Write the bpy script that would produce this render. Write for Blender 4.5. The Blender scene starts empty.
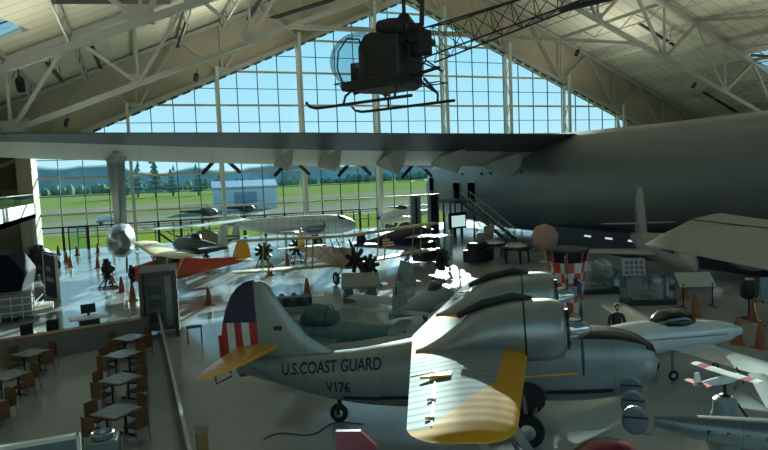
import bpy, bmesh, math, random
from mathutils import Vector, Matrix, noise
from mathutils.geometry import tessellate_polygon
random.seed(7)
scene = bpy.context.scene
COL = scene.collection
PI = math.pi
V = Vector
R = math.radians

# ------------------------------------------------------------------ materials
def lin(h):
    h = h.lstrip('#')
    out = []
    for i in (0, 2, 4):
        c = int(h[i:i+2], 16)/255
        out.append(c/12.92 if c <= .04045 else ((c+.055)/1.055)**2.4)
    return (*out, 1)

MATS = {}
def mat(name, col, rough=.6, metal=0., var=.12, scale=3., bump=0., bscale=20., spec=.5, coat=0., emis=None, es=0.):
    if name in MATS: return MATS[name]
    m = bpy.data.materials.new(name); m.use_nodes = True
    nt = m.node_tree; N = nt.nodes; L = nt.links
    b = N['Principled BSDF']
    c = lin(col)
    tc = N.new('ShaderNodeTexCoord')
    nz = N.new('ShaderNodeTexNoise'); nz.inputs['Scale'].default_value = scale; nz.inputs['Detail'].default_value = 4
    L.new(tc.outputs['Object'], nz.inputs['Vector'])
    cr = N.new('ShaderNodeValToRGB')
    cr.color_ramp.elements[0].position = .3; cr.color_ramp.elements[1].position = .7
    cr.color_ramp.elements[0].color = tuple(x*(1-var) for x in c[:3])+(1,)
    cr.color_ramp.elements[1].color = tuple(min(1, x*(1+var)) for x in c[:3])+(1,)
    L.new(nz.outputs['Fac'], cr.inputs['Fac']); L.new(cr.outputs['Color'], b.inputs['Base Color'])
    b.inputs['Roughness'].default_value = rough; b.inputs['Metallic'].default_value = metal
    b.inputs['Specular IOR Level'].default_value = spec
    b.inputs['Coat Weight'].default_value = coat; b.inputs['Coat Roughness'].default_value = .08
    if bump:
        n2 = N.new('ShaderNodeTexNoise'); n2.inputs['Scale'].default_value = bscale
        L.new(tc.outputs['Object'], n2.inputs['Vector'])
        bp = N.new('ShaderNodeBump'); bp.inputs['Strength'].default_value = bump; bp.inputs['Distance'].default_value = .02
        L.new(n2.outputs['Fac'], bp.inputs['Height']); L.new(bp.outputs['Normal'], b.inputs['Normal'])
    if emis:
        b.inputs['Emission Color'].default_value = lin(emis); b.inputs['Emission Strength'].default_value = es
    MATS[name] = m
    return m

def glass(name, tint='#ffffff', gloss=.08, rough=.02):
    m = bpy.data.materials.new(name); m.use_nodes = True
    nt = m.node_tree; N = nt.nodes; L = nt.links
    N.remove(N['Principled BSDF'])
    t = N.new('ShaderNodeBsdfTransparent'); t.inputs[0].default_value = lin(tint)
    g = N.new('ShaderNodeBsdfGlossy'); g.inputs['Roughness'].default_value = rough
    mx = N.new('ShaderNodeMixShader'); lw = N.new('ShaderNodeLayerWeight'); lw.inputs[0].default_value = .15
    mp = N.new('ShaderNodeMath'); mp.operation = 'MULTIPLY_ADD'; mp.inputs[1].default_value = .5; mp.inputs[2].default_value = gloss*.4
    L.new(lw.outputs['Fresnel'], mp.inputs[0]); L.new(mp.outputs[0], mx.inputs[0])
    L.new(t.outputs[0], mx.inputs[1]); L.new(g.outputs[0], mx.inputs[2])
    L.new(mx.outputs[0], N['Material Output'].inputs[0])
    MATS[name] = m
    return m

def banded(name, axis, period, cola, colb, width=.06, rough=.4, metal=0., offset=0., coat=0., bump=.0, nscale=3., nvar=.15):
    """surface with thin lines repeated along one object axis (panel seams, ribs)"""
    m = bpy.data.materials.new(name); m.use_nodes = True
    nt = m.node_tree; N = nt.nodes; L = nt.links; b = N['Principled BSDF']
    tc = N.new('ShaderNodeTexCoord'); sp = N.new('ShaderNodeSeparateXYZ'); L.new(tc.outputs['Object'], sp.inputs[0])
    def mt(op, a, bb=None):
        n = N.new('ShaderNodeMath'); n.operation = op
        for i, q in enumerate((a, bb)):
            if q is None: continue
            if isinstance(q, (int, float)): n.inputs[i].default_value = q
            else: L.new(q, n.inputs[i])
        return n.outputs[0]
    f = mt('FRACT', mt('ADD', mt('DIVIDE', sp.outputs[axis], period), offset+100.))
    ln = mt('LESS_THAN', f, width)
    nz = N.new('ShaderNodeTexNoise'); nz.inputs['Scale'].default_value = nscale; nz.inputs['Detail'].default_value = 5
    L.new(tc.outputs['Object'], nz.inputs['Vector'])
    mm = N.new('ShaderNodeMix'); mm.data_type = 'RGBA'
    ca = lin(cola)
    mm.inputs[6].default_value = tuple(x*(1-nvar) for x in ca[:3])+(1,); mm.inputs[7].default_value = tuple(min(1, x*(1+nvar)) for x in ca[:3])+(1,)
    L.new(nz.outputs['Fac'], mm.inputs[0])
    m2 = N.new('ShaderNodeMix'); m2.data_type = 'RGBA'; m2.inputs[7].default_value = lin(colb)
    L.new(ln, m2.inputs[0]); L.new(mm.outputs[2], m2.inputs[6]); L.new(m2.outputs[2], b.inputs['Base Color'])
    b.inputs['Roughness'].default_value = rough; b.inputs['Metallic'].default_value = metal
    b.inputs['Coat Weight'].default_value = coat; b.inputs['Coat Roughness'].default_value = .1
    if bump:
        bp = N.new('ShaderNodeBump'); bp.inputs['Strength'].default_value = bump; bp.inputs['Distance'].default_value = .05
        w = mt('SINE', mt('MULTIPLY', f, 2*PI))
        L.new(w, bp.inputs['Height']); L.new(bp.outputs['Normal'], b.inputs['Normal'])
    MATS[name] = m
    return m

# ------------------------------------------------------------------ mesh building
class MB:
    def __init__(s): s.v = []; s.f = []; s.mi = []; s.cur = 0
    def add(s, vs, fs, mi=None):
        o = len(s.v); s.v += [V(p) for p in vs]
        for f in fs: s.f.append([i+o for i in f]); s.mi.append(s.cur if mi is None else mi)
        return s
    def box(s, x0, x1, y0, y1, z0, z1, mi=None):
        vs = [(x, y, z) for z in (z0, z1) for y in (y0, y1) for x in (x0, x1)]
        return s.add(vs, [(0,2,3,1),(4,5,7,6),(0,1,5,4),(2,6,7,3),(0,4,6,2),(1,3,7,5)], mi)
    def bar(s, p, q, w, h=None, mi=None, up=(0,0,1)):
        p = V(p); q = V(q); h = w if h is None else h
        d = (q-p).normalized(); u = V(up)
        if abs(d.dot(u)) > .98: u = V((0,1,0)) if abs(d.y) < .9 else V((1,0,0))
        a = d.cross(u).normalized(); u = a.cross(d).normalized()
        vs = []
        for c in (p, q):
            for i, j in ((-1,-1),(1,-1),(1,1),(-1,1)): vs.append(c+a*(i*w/2)+u*(j*h/2))
        return s.add(vs, [(3,2,1,0),(4,5,6,7),(0,1,5,4),(1,2,6,5),(2,3,7,6),(3,0,4,7)], mi)
    def loft(s, rings, cap=True, mi=None, closed=True):
        n = len(rings[0]); o = len(s.v); vs = []; fs = []
        for r in rings: vs += list(r)
        for i in range(len(rings)-1):
            for j in range(n if closed else n-1):
                k = (j+1) % n
                fs.append((i*n+j, i*n+k, (i+1)*n+k, (i+1)*n+j))
        if cap:
            fs.append(tuple(range(n-1, -1, -1))); fs.append(tuple((len(rings)-1)*n+j for j in range(n)))
        return s.add(vs, fs, mi)
    def tube(s, pts, r, n=8, mi=None, cap=True):
        pts = [V(p) for p in pts]; rs = r if isinstance(r, (list, tuple)) else [r]*len(pts)
        rings = []; pu = None
        for i, p in enumerate(pts):
            d = (pts[min(i+1, len(pts)-1)]-pts[max(i-1, 0)]).normalized()
            if pu is None: pu = V((0,0,1)) if abs(d.z) < .9 else V((1,0,0))
            a = d.cross(pu).normalized(); u = a.cross(d).normalized(); pu = u
            rings.append([p+(a*math.cos(2*PI*k/n)+u*math.sin(2*PI*k/n))*rs[i] for k in range(n)])
        return s.loft(rings, cap, mi)
    def lathe(s, prof, o=(0,0,0), axis=(0,0,1), n=20, mi=None, cap=True):
        o = V(o); ax = V(axis).normalized()
        t = V((1,0,0)) if abs(ax.x) < .9 else V((0,1,0))
        a = ax.cross(t).normalized(); b = ax.cross(a).normalized()
        rings = [[o+ax*h+(a*math.cos(2*PI*k/n)+b*math.sin(2*PI*k/n))*max(r, 1e-4) for k in range(n)] for r, h in prof]
        return s.loft(rings, cap, mi)
    def ball(s, c, r, n=16, m=10, mi=None):
        if not isinstance(r, (list, tuple)): r = (r, r, r)
        rings = []
        for i in range(m+1):
            a = PI*i/m; sr = max(math.sin(a), 1e-3)
            rings.append([V(c)+V((r[0]*sr*math.cos(2*PI*k/n), r[1]*sr*math.sin(2*PI*k/n), -r[2]*math.cos(a))) for k in range(n)])
        return s.loft(rings, True, mi)
    def prism(s, poly, d, mi=None):
        n = len(poly); d = V(d); vs = [V(p) for p in poly]+[V(p)+d for p in poly]
        fs = [tuple(range(n-1, -1, -1)), tuple(range(n, 2*n))]+[(i, (i+1) % n, (i+1) % n+n, i+n) for i in range(n)]
        return s.add(vs, fs, mi)
    def build(s, name, mats, parent=None, smooth=False, loc=None, rot=None, bevel=0, angle=35):
        me = bpy.data.meshes.new(name); me.from_pydata([tuple(v) for v in s.v], [], s.f)
        if not isinstance(mats, (list, tuple)): mats = [mats]
        for m in mats: me.materials.append(m)
        for p, i in zip(me.polygons, s.mi): p.material_index = min(i, len(mats)-1)
        bm = bmesh.new(); bm.from_mesh(me); bmesh.ops.recalc_face_normals(bm, faces=bm.faces); bm.to_mesh(me); bm.free()
        if smooth:
            for p in me.polygons: p.use_smooth = True
            try: me.set_sharp_from_angle(angle=R(angle))
            except Exception: pass
        o = bpy.data.objects.new(name, me); COL.objects.link(o)
        if parent: o.parent = parent
        if loc is not None: o.location = loc
        if rot is not None: o.rotation_euler = rot
        if bevel:
            b = o.modifiers.new('bevel', 'BEVEL'); b.width = bevel; b.segments = 2; b.limit_method = 'ANGLE'
        return o

def tag(o, label=None, cat=None, group=None, kind=None):
    if label: o['label'] = label
    if cat: o['category'] = cat
    if group: o['group'] = group
    if kind: o['kind'] = kind
    return o
def thing(name, label, cat, loc=(0,0,0), rz=0., group=None, rot=None, sc=1.):
    o = bpy.data.objects.new(name, None); COL.objects.link(o); o.empty_display_size = .2
    o.location = loc; o.rotation_euler = rot if rot else (0, 0, rz); o.scale = (sc, sc, sc)
    return tag(o, label, cat, group)
def dup(root, loc, rz=None, label=None, group=None):
    def cp(o, par):
        c = o.copy(); COL.objects.link(c)
        if par: c.parent = par
        for ch in kids.get(o.name, []): cp(ch, c)
        return c
    kids = {}
    def collect(o):
        kids[o.name] = list(o.children)
        for ch in o.children: collect(ch)
    collect(root)
    r = cp(root, None); r.location = loc
    if rz is not None: r.rotation_euler = (0, 0, rz)
    if label: r['label'] = label
    if group: r['group'] = group
    return r
def struct(name, mb, mats, parent=None, **k):
    o = mb.build(name, mats, parent, **k)
    if not parent: o['kind'] = 'structure'
    return o

# aircraft pieces: x forward, y left, z up
def fring(x, zb, zt, hw, e=2.3, n=24, y0=0.):
    c = (zb+zt)/2; h = (zt-zb)/2; out = []
    for k in range(n):
        a = 2*PI*k/n; ca, sa = math.cos(a), math.sin(a)
        out.append(V((x, y0+hw*abs(ca)**(2/e)*(1 if ca >= 0 else -1), c+h*abs(sa)**(2/e)*(1 if sa >= 0 else -1))))
    return out
def fuselage(mb, st, n=24, mi=None, sub=3, y0=0.):
    """st rows: x, zb, zt, hw[, exponent]; smoothly interpolated between stations"""
    st = [tuple(s)+((2.3,) if len(s) == 4 else ()) for s in st]
    rows = []
    for i in range(len(st)-1):
        p0, p1, p2, p3 = st[max(i-1, 0)], st[i], st[i+1], st[min(i+2, len(st)-1)]
        for k in range(sub):
            t = k/sub; row = []
            for a in range(5):
                m1 = (p2[a]-p0[a])/2; m2 = (p3[a]-p1[a])/2
                row.append((2*t**3-3*t*t+1)*p1[a]+(t**3-2*t*t+t)*m1+(-2*t**3+3*t*t)*p2[a]+(t**3-t*t)*m2)
            row[0] = p1[0]+(p2[0]-p1[0])*t
            rows.append(row)
    rows.append(list(st[-1]))
    mb.loft([fring(r[0], r[1], max(r[2], r[1]+.01), max(r[3], .005), max(r[4], 1.2), n, y0) for r in rows], True, mi)
    return rows
AF = [(0,0),(.03,.42),(.1,.7),(.25,.98),(.4,1.),(.6,.8),(.8,.45),(1,.03),(1,-.03),(.8,-.2),(.6,-.35),(.4,-.45),(.25,-.46),(.1,-.38),(.03,-.22)]
def wing(mb, st, th=.12, up=(0,0,1), sym=False, mi=None, miF=None):
    """st rows: (leading edge point, chord[, thickness ratio]); chord runs toward -x"""
    rings = []
    for s in st:
        le = V(s[0]); c = s[1]; t = s[2] if len(s) > 2 else th
        u = V(up)
        rings.append([le+V((-c*a, 0, 0))+u*(c*t*.62*(b if not sym else (b if b > 0 else b*1.9))) for a, b in AF])
    n0 = len(mb.f)
    mb.loft(rings, True, mi)
    if miF:                     # miF(face centre) -> material index
        for i in range(n0, len(mb.f)):
            c = sum((mb.v[j] for j in mb.f[i]), V((0,0,0)))/len(mb.f[i])
            mb.mi[i] = miF(c)
    return mb
def blade(mb, c, ang, L, w=.16, ax='x', mi=None, th=.03):
    """propeller blade in the plane facing +x"""
    d = V((0, math.cos(ang), math.sin(ang))); s = V((.35, -math.sin(ang)*.94, math.cos(ang)*.94))
    rings = []
    for t, k in ((.08,.4),(.25,.8),(.5,1.),(.75,.95),(.93,.7),(1,.25)):
        p = V(c)+d*(L*t); q = d.cross(s).normalized()
        rings.append([p+s*(w/2*k)+q*th*.3, p+q*th/2, p-s*(w/2*k)+q*th*.3, p-s*(w/2*k)-q*th*.3, p-q*th/2, p+s*(w/2*k)-q*th*.3])
    mb.loft(rings, True, mi)
def wheel(name, parent, c, r, w, axis=(0,1,0), hub='#9aa0a0'):
    c = V(c); ax = V(axis).normalized()
    o = MB().lathe([(r*.55,-w*.35),(r*.85,-w*.5),(r*.97,-w*.3),(r,0),(r*.97,w*.3),(r*.85,w*.5),(r*.55,w*.35)], c, ax, 24).build(name, TYRE, parent, True)
    MB().lathe([(.01,-w*.42),(r*.3,-w*.45),(r*.56,-w*.3),(r*.56,w*.3),(r*.3,w*.45),(.01,w*.42)], c, ax, 16).build('hub', mat('hub'+hub, hub, .35, .7), o, True)
    return o

TYRE = mat('tyre_rubber', '#17191b', .85)
STEEL = mat('painted_steel', '#b3b3a6', .55, 0, .08)
STEELD = mat('grey_steel', '#6c726f', .5, .2, .1)
ALU = mat('aluminium_skin', '#9aa4a6', .32, .75, .1, 2.)
ALUD = mat('dull_aluminium', '#848c8c', .42, .5, .12, 1.5)
BLACK = mat('black_paint', '#0f1214', .5)
DKMETAL = mat('dark_metal', '#262a2c', .45, .5, .2)
NAVY = mat('navy_paint', '#141c3a', .45, 0, .1)
WHITE = mat('white_paint', '#d8dbd6', .4)
RED = mat('red_paint', '#a3232c', .45)
MAROON = mat('maroon_paint', '#6e1226', .35, 0, .1, coat=.5)
YELLOW = mat('yellow_paint', '#d79b16', .4, 0, .1, coat=.4)
WOOD = mat('brown_wood', '#7a5a38', .5, 0, .25, 6.)
CONE = mat('cone_orange', '#84502c', .6, 0, .15)
FABG = mat('cream_fabric', '#c9c3a4', .6)
SILV = mat('silver_dope', '#a8aea8', .38, .35, .08, 2.)
GLASSD = mat('tinted_canopy', '#141c20', .08, 0, .1, coat=.5)
CLEAR = glass('clear_glass', '#e8f4f4')
PANE = glass('facade_glass', '#dff0f6', .02)
BUBBLE = glass('bubble_plexiglass', '#dcebee', .12, .05)
# ------------------------------------------------------------------ camera
Hc = 6.5
yaw, pit, rol = R(21.5), R(4.55), R(2.3)
f_ = V((math.sin(yaw)*math.cos(pit), math.cos(yaw)*math.cos(pit), -math.sin(pit)))
r_ = V((math.cos(yaw), -math.sin(yaw), 0)); u_ = r_.cross(f_)
rr = r_*math.cos(rol)-u_*math.sin(rol); uu = r_*math.sin(rol)+u_*math.cos(rol)
cd = bpy.data.cameras.new('camera'); cam = bpy.data.objects.new('camera', cd); COL.objects.link(cam)
M = Matrix((rr, uu, -f_)).transposed().to_4x4(); M.translation = V((0, 0, Hc)); cam.matrix_world = M
cd.sensor_width = 36; cd.lens = 630/768*36; cd.clip_end = 6000; cd.clip_start = .1
scene.camera = cam

# ------------------------------------------------------------------ light
SUN_AZ, SUN_EL = R(27), R(14.6)
sd = bpy.data.lights.new('sun', 'SUN'); sd.energy = 18.0; sd.angle = R(.6); sd.color = (1, .91, .74)
so = bpy.data.objects.new('sun', sd); COL.objects.link(so)
to_sun = V((math.sin(SUN_AZ)*math.cos(SUN_EL), math.cos(SUN_AZ)*math.cos(SUN_EL), math.sin(SUN_EL)))
so.rotation_euler = to_sun.to_track_quat('Z', 'Y').to_euler(); so.location = (60, 160, 80)
w = bpy.data.worlds.new('sky'); scene.world = w; w.use_nodes = True
N = w.node_tree.nodes; L = w.node_tree.links
bg = N['Background']; tc = N.new('ShaderNodeTexCoord'); sp = N.new('ShaderNodeSeparateXYZ'); L.new(tc.outputs['Generated'], sp.inputs[0])
cr = N.new('ShaderNodeValToRGB'); e = cr.color_ramp.elements
e[0].position = 0; e[0].color = lin('#d6e8ea')
e[1].position = 1; e[1].color = lin('#2f6fae')
for p, c in ((.08, '#c6e3ea'), (.22, '#aad8e8'), (.45, '#82c2de')):
    k = e.new(p); k.color = lin(c)
L.new(sp.outputs[2], cr.inputs[0]); L.new(cr.outputs[0], bg.inputs[0]); bg.inputs[1].default_value = 1.3
scene.view_settings.view_transform = 'Standard'; scene.view_settings.look = 'None'
scene.view_settings.gamma = 1; scene.view_settings.exposure = .16

# ------------------------------------------------------------------ outside ground
def ground_mat():
    m = bpy.data.materials.new('airfield'); m.use_nodes = True
    nt = m.node_tree; N = nt.nodes; L = nt.links; b = N['Principled BSDF']
    tc = N.new('ShaderNodeTexCoord'); mp = N.new('ShaderNodeMapping'); mp.inputs['Rotation'].default_value = (0, 0, R(-8))
    L.new(tc.outputs['Object'], mp.inputs[0]); sp = N.new('ShaderNodeSeparateXYZ'); L.new(mp.outputs[0], sp.inputs[0])
    nz = N.new('ShaderNodeTexNoise'); nz.inputs['Scale'].default_value = .02; L.new(tc.outputs['Object'], nz.inputs['Vector'])
    ad = N.new('ShaderNodeMath'); ad.operation = 'MULTIPLY_ADD'; ad.inputs[1].default_value = 18; L.new(nz.outputs['Fac'], ad.inputs[0]); L.new(sp.outputs[1], ad.inputs[2])
    mr = N.new('ShaderNodeMapRange'); mr.inputs[1].default_value = 60; mr.inputs[2].default_value = 1060
    L.new(ad.outputs[0], mr.inputs[0])
    cr = N.new('ShaderNodeValToRGB'); L.new(mr.outputs[0], cr.inputs[0]); cr.color_ramp.interpolation = 'CONSTANT'
    e = cr.color_ramp.elements
    e[0].position = 0; e[0].color = lin('#7d8a3c'); e[1].position = .045; e[1].color = lin('#8f8a76')
    for p, c in ((.085, '#80875a'), (.13, '#948c74'), (.165, '#83904e'), (.40, '#74845a'), (.6, '#5f7a58')): k = e.new(p); k.color = lin(c)
    n2 = N.new('ShaderNodeTexNoise'); n2.inputs['Scale'].default_value = .4; L.new(tc.outputs['Object'], n2.inputs['Vector'])
    mx = N.new('ShaderNodeMix'); mx.data_type = 'RGBA'; mx.blend_type = 'MULTIPLY'; mx.inputs[0].default_value = .4
    L.new(cr.outputs[0], mx.inputs[6]); L.new(n2.outputs['Color'], mx.inputs[7]); L.new(mx.outputs[2], b.inputs['Base Color'])
    b.inputs['Roughness'].default_value = 1; b.inputs['Specular IOR Level'].default_value = 0
    return m
struct('airfield_ground', MB().box(-900, 1200, 73.2, 2200, -.5, -.06), ground_mat())
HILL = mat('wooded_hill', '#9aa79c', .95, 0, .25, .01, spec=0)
mb = MB(); pts = []
for i in range(121):
    x = -900+i*22
    pts.append((x, 1500, 20+28*noise.noise(V((x*.0025, 0, 1)))+12*noise.noise(V((x*.011, 4, 1)))+(26 if x < 0 else 20)+4*random.random()))
mb.loft([[V((p[0], 1450, -5)), V((p[0], 1500, p[2]*.8)), V((p[0], 1560, p[2])), V((p[0], 1700, -5))] for p in pts], True)
struct('distant_hills', mb, HILL, smooth=True)
mb = MB()
for k in range(420):
    x = -420+k*3.1+random.uniform(-2, 2)
    h = random.uniform(4, 10); mb.ball((x, 640+random.uniform(-15, 15), h*.4), (random.uniform(2, 4), 5, h*.6), 7, 5)
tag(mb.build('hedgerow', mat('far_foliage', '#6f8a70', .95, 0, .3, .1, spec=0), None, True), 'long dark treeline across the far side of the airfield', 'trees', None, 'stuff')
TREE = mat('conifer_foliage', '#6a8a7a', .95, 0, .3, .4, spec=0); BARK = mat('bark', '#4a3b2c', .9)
tl = [(-4,330,13,'leftmost conifer of the clump beyond the airfield, short and wide'), (2,352,18,'tall pointed conifer in the middle of the clump beyond the airfield'), (10,330,19,'tallest conifer of the clump, right of the middle'),
      (19,345,15,'conifer at the right shoulder of the distant clump'), (30,326,15,'bushy conifer right of the clump, seen left of the first propeller'), (44,350,14,'small conifer far right of the clump, behind the first propeller')]
for x, y, h, lb in tl:
    t = thing('conifer_tree', lb, 'tree', (x, y, -.06), 0, 'conifers beyond the airfield')
    MB().tube([(0,0,0),(0,0,h*.5)], [.5,.3], 7).build('trunk', BARK, t)
    mb = MB()
    for k in range(7):
        z = h*(.12+.125*k); r = h*.26*(1-k/7.6)
        prof = [(r*.2,z),(r*(1+.2*random.random()),z+.4),(r*.7,z+h*.07),(r*.2,z+h*.19)]
        mb.lathe(prof, (random.uniform(-.6,.6), 0, 0), (random.uniform(-.06,.06), 0, 1), 9)
    mb.build('foliage', TREE, t)
# outside building, parked car, helicopters
t = thing('hangar_building', 'pale blue metal hangar standing outside beyond the glass wall', 'building', (24, 150, -.06), R(-6))
MB().box(-7, 7, -6, 6, 0, 5.2).build('wall', mat('pale_cladding', '#b9ccd6', .6), t)
MB().prism([(-7.3,-6.4,5.2),(-7.3,6.4,5.2),(-7.3,0,6.6)], (14.6,0,0)).build('roof', mat('hangar_roof', '#b9c6cc', .5), t)
MB().box(-2.5, 2.5, -6.1, -5.95, 0, 4).build('door', mat('hangar_door', '#7d95a8', .5), t)
t = thing('car', 'small silver car parked on the tarmac outside the left windows', 'car', (-4.3, 118, -.06), R(5))
MB().loft([fring(x, .35, z, w_, 4, 12) for x, z, w_ in ((-2.1,.8,.75),(-2,.95,.85),(-1.5,1.4,.8),(-.6,1.5,.78),(.4,1.45,.78),(1.1,1,.85),(2,.85,.8),(2.15,.6,.7))]).build('body', mat('car_silver', '#c3ccd0', .25, .5), t, True)
for i in (-1.3, 1.3):
    for j in (-.8, .8): wheel('wheel', t, (i, j, .33), .33, .2)
for (x, y, lb) in ((11.5,112,'dark helicopter parked outside, left one of the pair'), (19,118,'dark helicopter parked outside, right one of the pair')):
    t = thing('parked_helicopter', lb, 'helicopter', (x, y, -.06), R(15), 'helicopters on the tarmac')
    MB().loft([fring(a, b, c, d, 2.2, 12) for a, b, c, d in ((1.9,1,1.3,.1),(1.4,.7,1.9,.6),(.3,.6,2.2,.75),(-.8,.8,2.1,.6),(-1.4,1.3,1.9,.25),(-4.6,1.6,1.9,.1))]).build('body', DKMETAL, t, True)
    MB().box(-3.6, 3.6, -.12, .12, 2.7, 2.76).build('rotor', BLACK, t); MB().tube([(0,0,2.1),(0,0,2.75)], .09).build('mast', BLACK, t)
    for s in (-.8, .8): MB().tube([(1.6,s,.15),(1.3,s,.05),(-1.3,s,.05)], .05).bar((.7,s,.05), (.6,s*.5,.8), .06).bar((-.7,s,.05), (-.6,s*.5,.8), .06).build('skid', BLACK, t)
# fence outside the glass
t = thing('rail_fence', 'tan rail fence on dark posts running along outside the glass wall', 'fence', (0, 76.5, -.06))
for z in (1.05, 2.0): MB().bar((-6,0,z), (34,0,z), .06, .14).build('rail', mat('tan_rail', '#a08a5a', .7), t)
for k in range(21): MB().box(-6+2*k-.06, -6+2*k+.06, -.1, .1, 0, 2.1).build('post', BLACK, t)

# ------------------------------------------------------------------ building shell
def floor_mat():
    m = mat('polished_concrete', '#979d9f', .13, 0, .1, .35, .03, 3., .7)
    return m
struct('floor', MB().box(-16, 90, -4, 73.2, -.3, 0), floor_mat())
FY = 72.5; RX, RZ, RS = 32.4, 33.8, .43
def roofz(x): return RZ-RS*abs(x-RX)
def facz(x): return 27.6-RS*abs(x-RX)
WALL = mat('beige_wall', '#a39b84', .8, 0, .08, .3)
CEILM = banded('ceiling_deck', 1, 1.6, '#b3b09a', '#8f8c78', .08, .85, nscale=.25, nvar=.1)
def planar(poly, holes, to3, thick, name, m, kind=True):
    loops = [[V((p[0], p[1], 0)) for p in poly]]+[[V((p[0], p[1], 0)) for p in h] for h in holes]
    flat = [p for l in loops for p in l]; tris = tessellate_polygon(loops)
    mb = MB(); n = len(flat); d = V(thick)
    mb.add([to3(p) for p in flat]+[to3(p)+d for p in flat], [tuple(t) for t in tris]+[tuple(i+n for i in reversed(t)) for t in tris])
    o = 0
    for l in loops:
        k = len(l); mb.f += [[o+i, o+(i+1) % k, o+(i+1) % k+n, o+i+n] for i in range(k)]; mb.mi += [0]*k; o += k
    return struct(name, mb, m)
XL, XR = -16, 88
skyL = [(-6.84,44.9),(-5.9,49.6),(-7.76,50.1),(-10.5,50.2),(-10.5,39.5)]
skyR = [(67.4,53.9),(67.4,51.0),(72,50.5),(72.5,54.1)]
planar([(XL,-4),(RX,-4),(RX,FY+1),(XL,FY+1)], [skyL], lambda p: V((p[0], p[1], roofz(p[0]))), (0,0,.4), 'ceiling', CEILM)
planar([(RX,-4),(XR,-4),(XR,FY+1),(RX,FY+1)], [skyR], lambda p: V((p[0], p[1], roofz(p[0]))), (0,0,.4), 'ceiling', CEILM)
for n_, s in (('window_2', skyL), ('window_3', skyR)):
    g = planar(s, [], lambda p: V((p[0], p[1], roofz(p[0])+.3)), (0,0,.02), n_, PANE)
    mb = MB(); cx = sum(p[0] for p in s)/len(s); cy = sum(p[1] for p in s)/len(s)
    mb.bar((cx, min(p[1] for p in s), roofz(cx)+.25), (cx, max(p[1] for p in s), roofz(cx)+.25), .08)
    mb.bar((min(p[0] for p in s), cy, roofz(min(p[0] for p in s))+.25), (max(p[0] for p in s), cy, roofz(max(p[0] for p in s))+.25), .08)
    mb.build('window_frame', DKMETAL, g)
# front wall around and above the glass gable
GL, GR = -9.0, 67.0
outer = [(XL,0),(GL,0),(GL,facz(GL)),(RX,facz(RX)),(GR,facz(GR)),(GR,0),(XR,0),(XR,roofz(XR)),(RX,roofz(RX)),(XL,roofz(XL))]
planar(outer, [], lambda p: V((p[0], FY, p[1])), (0,.5,0), 'wall_front', WALL)
struct('wall_left', MB().box(-16.5,-16,-4,FY+.5,0,13), WALL)
struct('wall_right', MB().box(88,88.5,-4,FY+.5,0,9.9), WALL)
struct('wall_back', MB().box(-16.5,88.5,-4.4,-4,0,3.2).prism([(-16.5,-4.4,13),(88.5,-4.4,10),(RX,-4.4,33.9)], (0,.4,0)), WALL)
# dashed edge of the gable (bolted trim)
mb = MB(); mbd = MB()
for s in (-1, 1):
    x0, x1 = RX, (GL if s < 0 else GR)
    mb.bar((x0,FY-.3,facz(x0)+.35), (x1,FY-.3,facz(x1)+.35), .5, .7)
    L_ = abs(x1-x0); k = 0.
    while k < L_: mbd.bar((x0+s*k,FY-.62,facz(x0+s*k)-.05), (x0+s*(k+.8),FY-.62,facz(x0+s*(k+.8))-.05), .18, .2); k += 1.3
struct('trim_1', mb, STEEL); struct('trim_2', mbd, mat('dark_trim', '#4a4a42', .6))
# glass gable wall
poly = [(GL,0),(GR,0),(GR,facz(GR)),(RX,facz(RX)),(GL,facz(GL))]
g = planar(poly, [], lambda p: V((p[0], FY+.1, p[1])), (0,.03,0), 'window_1', PANE)
MULL = mat('dark_mullion', '#34444a', .5, .3); MULB = mat('tan_mullion', '#b0a88f', .55)
mb = MB()
x = RX-4.64-9.28*4
xs = []
for k in range(0, 36):
    x = RX+(k-18)*2.32
    if GL < x < GR: xs.append(x); mb.box(x-.045, x+.045, FY-.02, FY+.1, 0, facz(x))
for k in range(1, 15):
    z = 3.73*k/2
    if k % 2 == 0 or z > 27: continue
    h = (27.6-z)/RS; mb.box(max(GL, RX-h), min(GR, RX+h), FY-.02, FY+.1, z-.035, z+.035)
mb.build('window_frame', MULL, g)
mb = MB()
for k in range(1, 8):
    z = 3.73*k; h = (27.6-z)/RS
    if h > 1: mb.box(max(GL, RX-h), min(GR, RX+h), FY-.25, FY-.02, z-.11, z+.11)
mb.build('girt', MULB, g)
mb = MB().box(GL, GR, FY-.06, FY+.06, 2.35, 2.5)
for x in xs:
    mb.box(x-.13, x+.13, FY-.08, FY+.06, 0, 2.4)
mb.build('sill_frame', BLACK, g)
# twin-chord columns behind the glass
for k in range(-4, 4):
    x = RX+4.64+9.28*k
    if x < GL+1 or x > GR: continue
    t = MB(); top = facz(x)-.2
    for yo in (FY-.5, FY-1.7):
        hh = top if yo > FY-1 else top+RS*0+1.5
        t.box(x-.16, x+.16, yo-.14, yo+.14, 0, hh)
    zz = 0.; i = 0
    while zz+2.6 < top: t.bar((x,FY-.5 if i % 2 else FY-1.7,zz), (x,FY-1.7 if i % 2 else FY-.5,zz+2.6), .12); zz += 2.6; i += 1
    t.bar((x,FY-.5,top), (x,FY-1.7,top), .15); struct('facade_column', t, STEEL)
# door in the glass wall
d = struct('door_1', MB().box(-6.6,-6.45,FY-.2,FY,0,2.45).box(-4.9,-4.75,FY-.2,FY,0,2.45).box(-6.6,-4.75,FY-.2,FY,2.3,2.5), BLACK)
MB().box(-6.45,-4.9,FY-.12,FY-.1,.05,2.3).build('pane', CLEAR, d)
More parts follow.
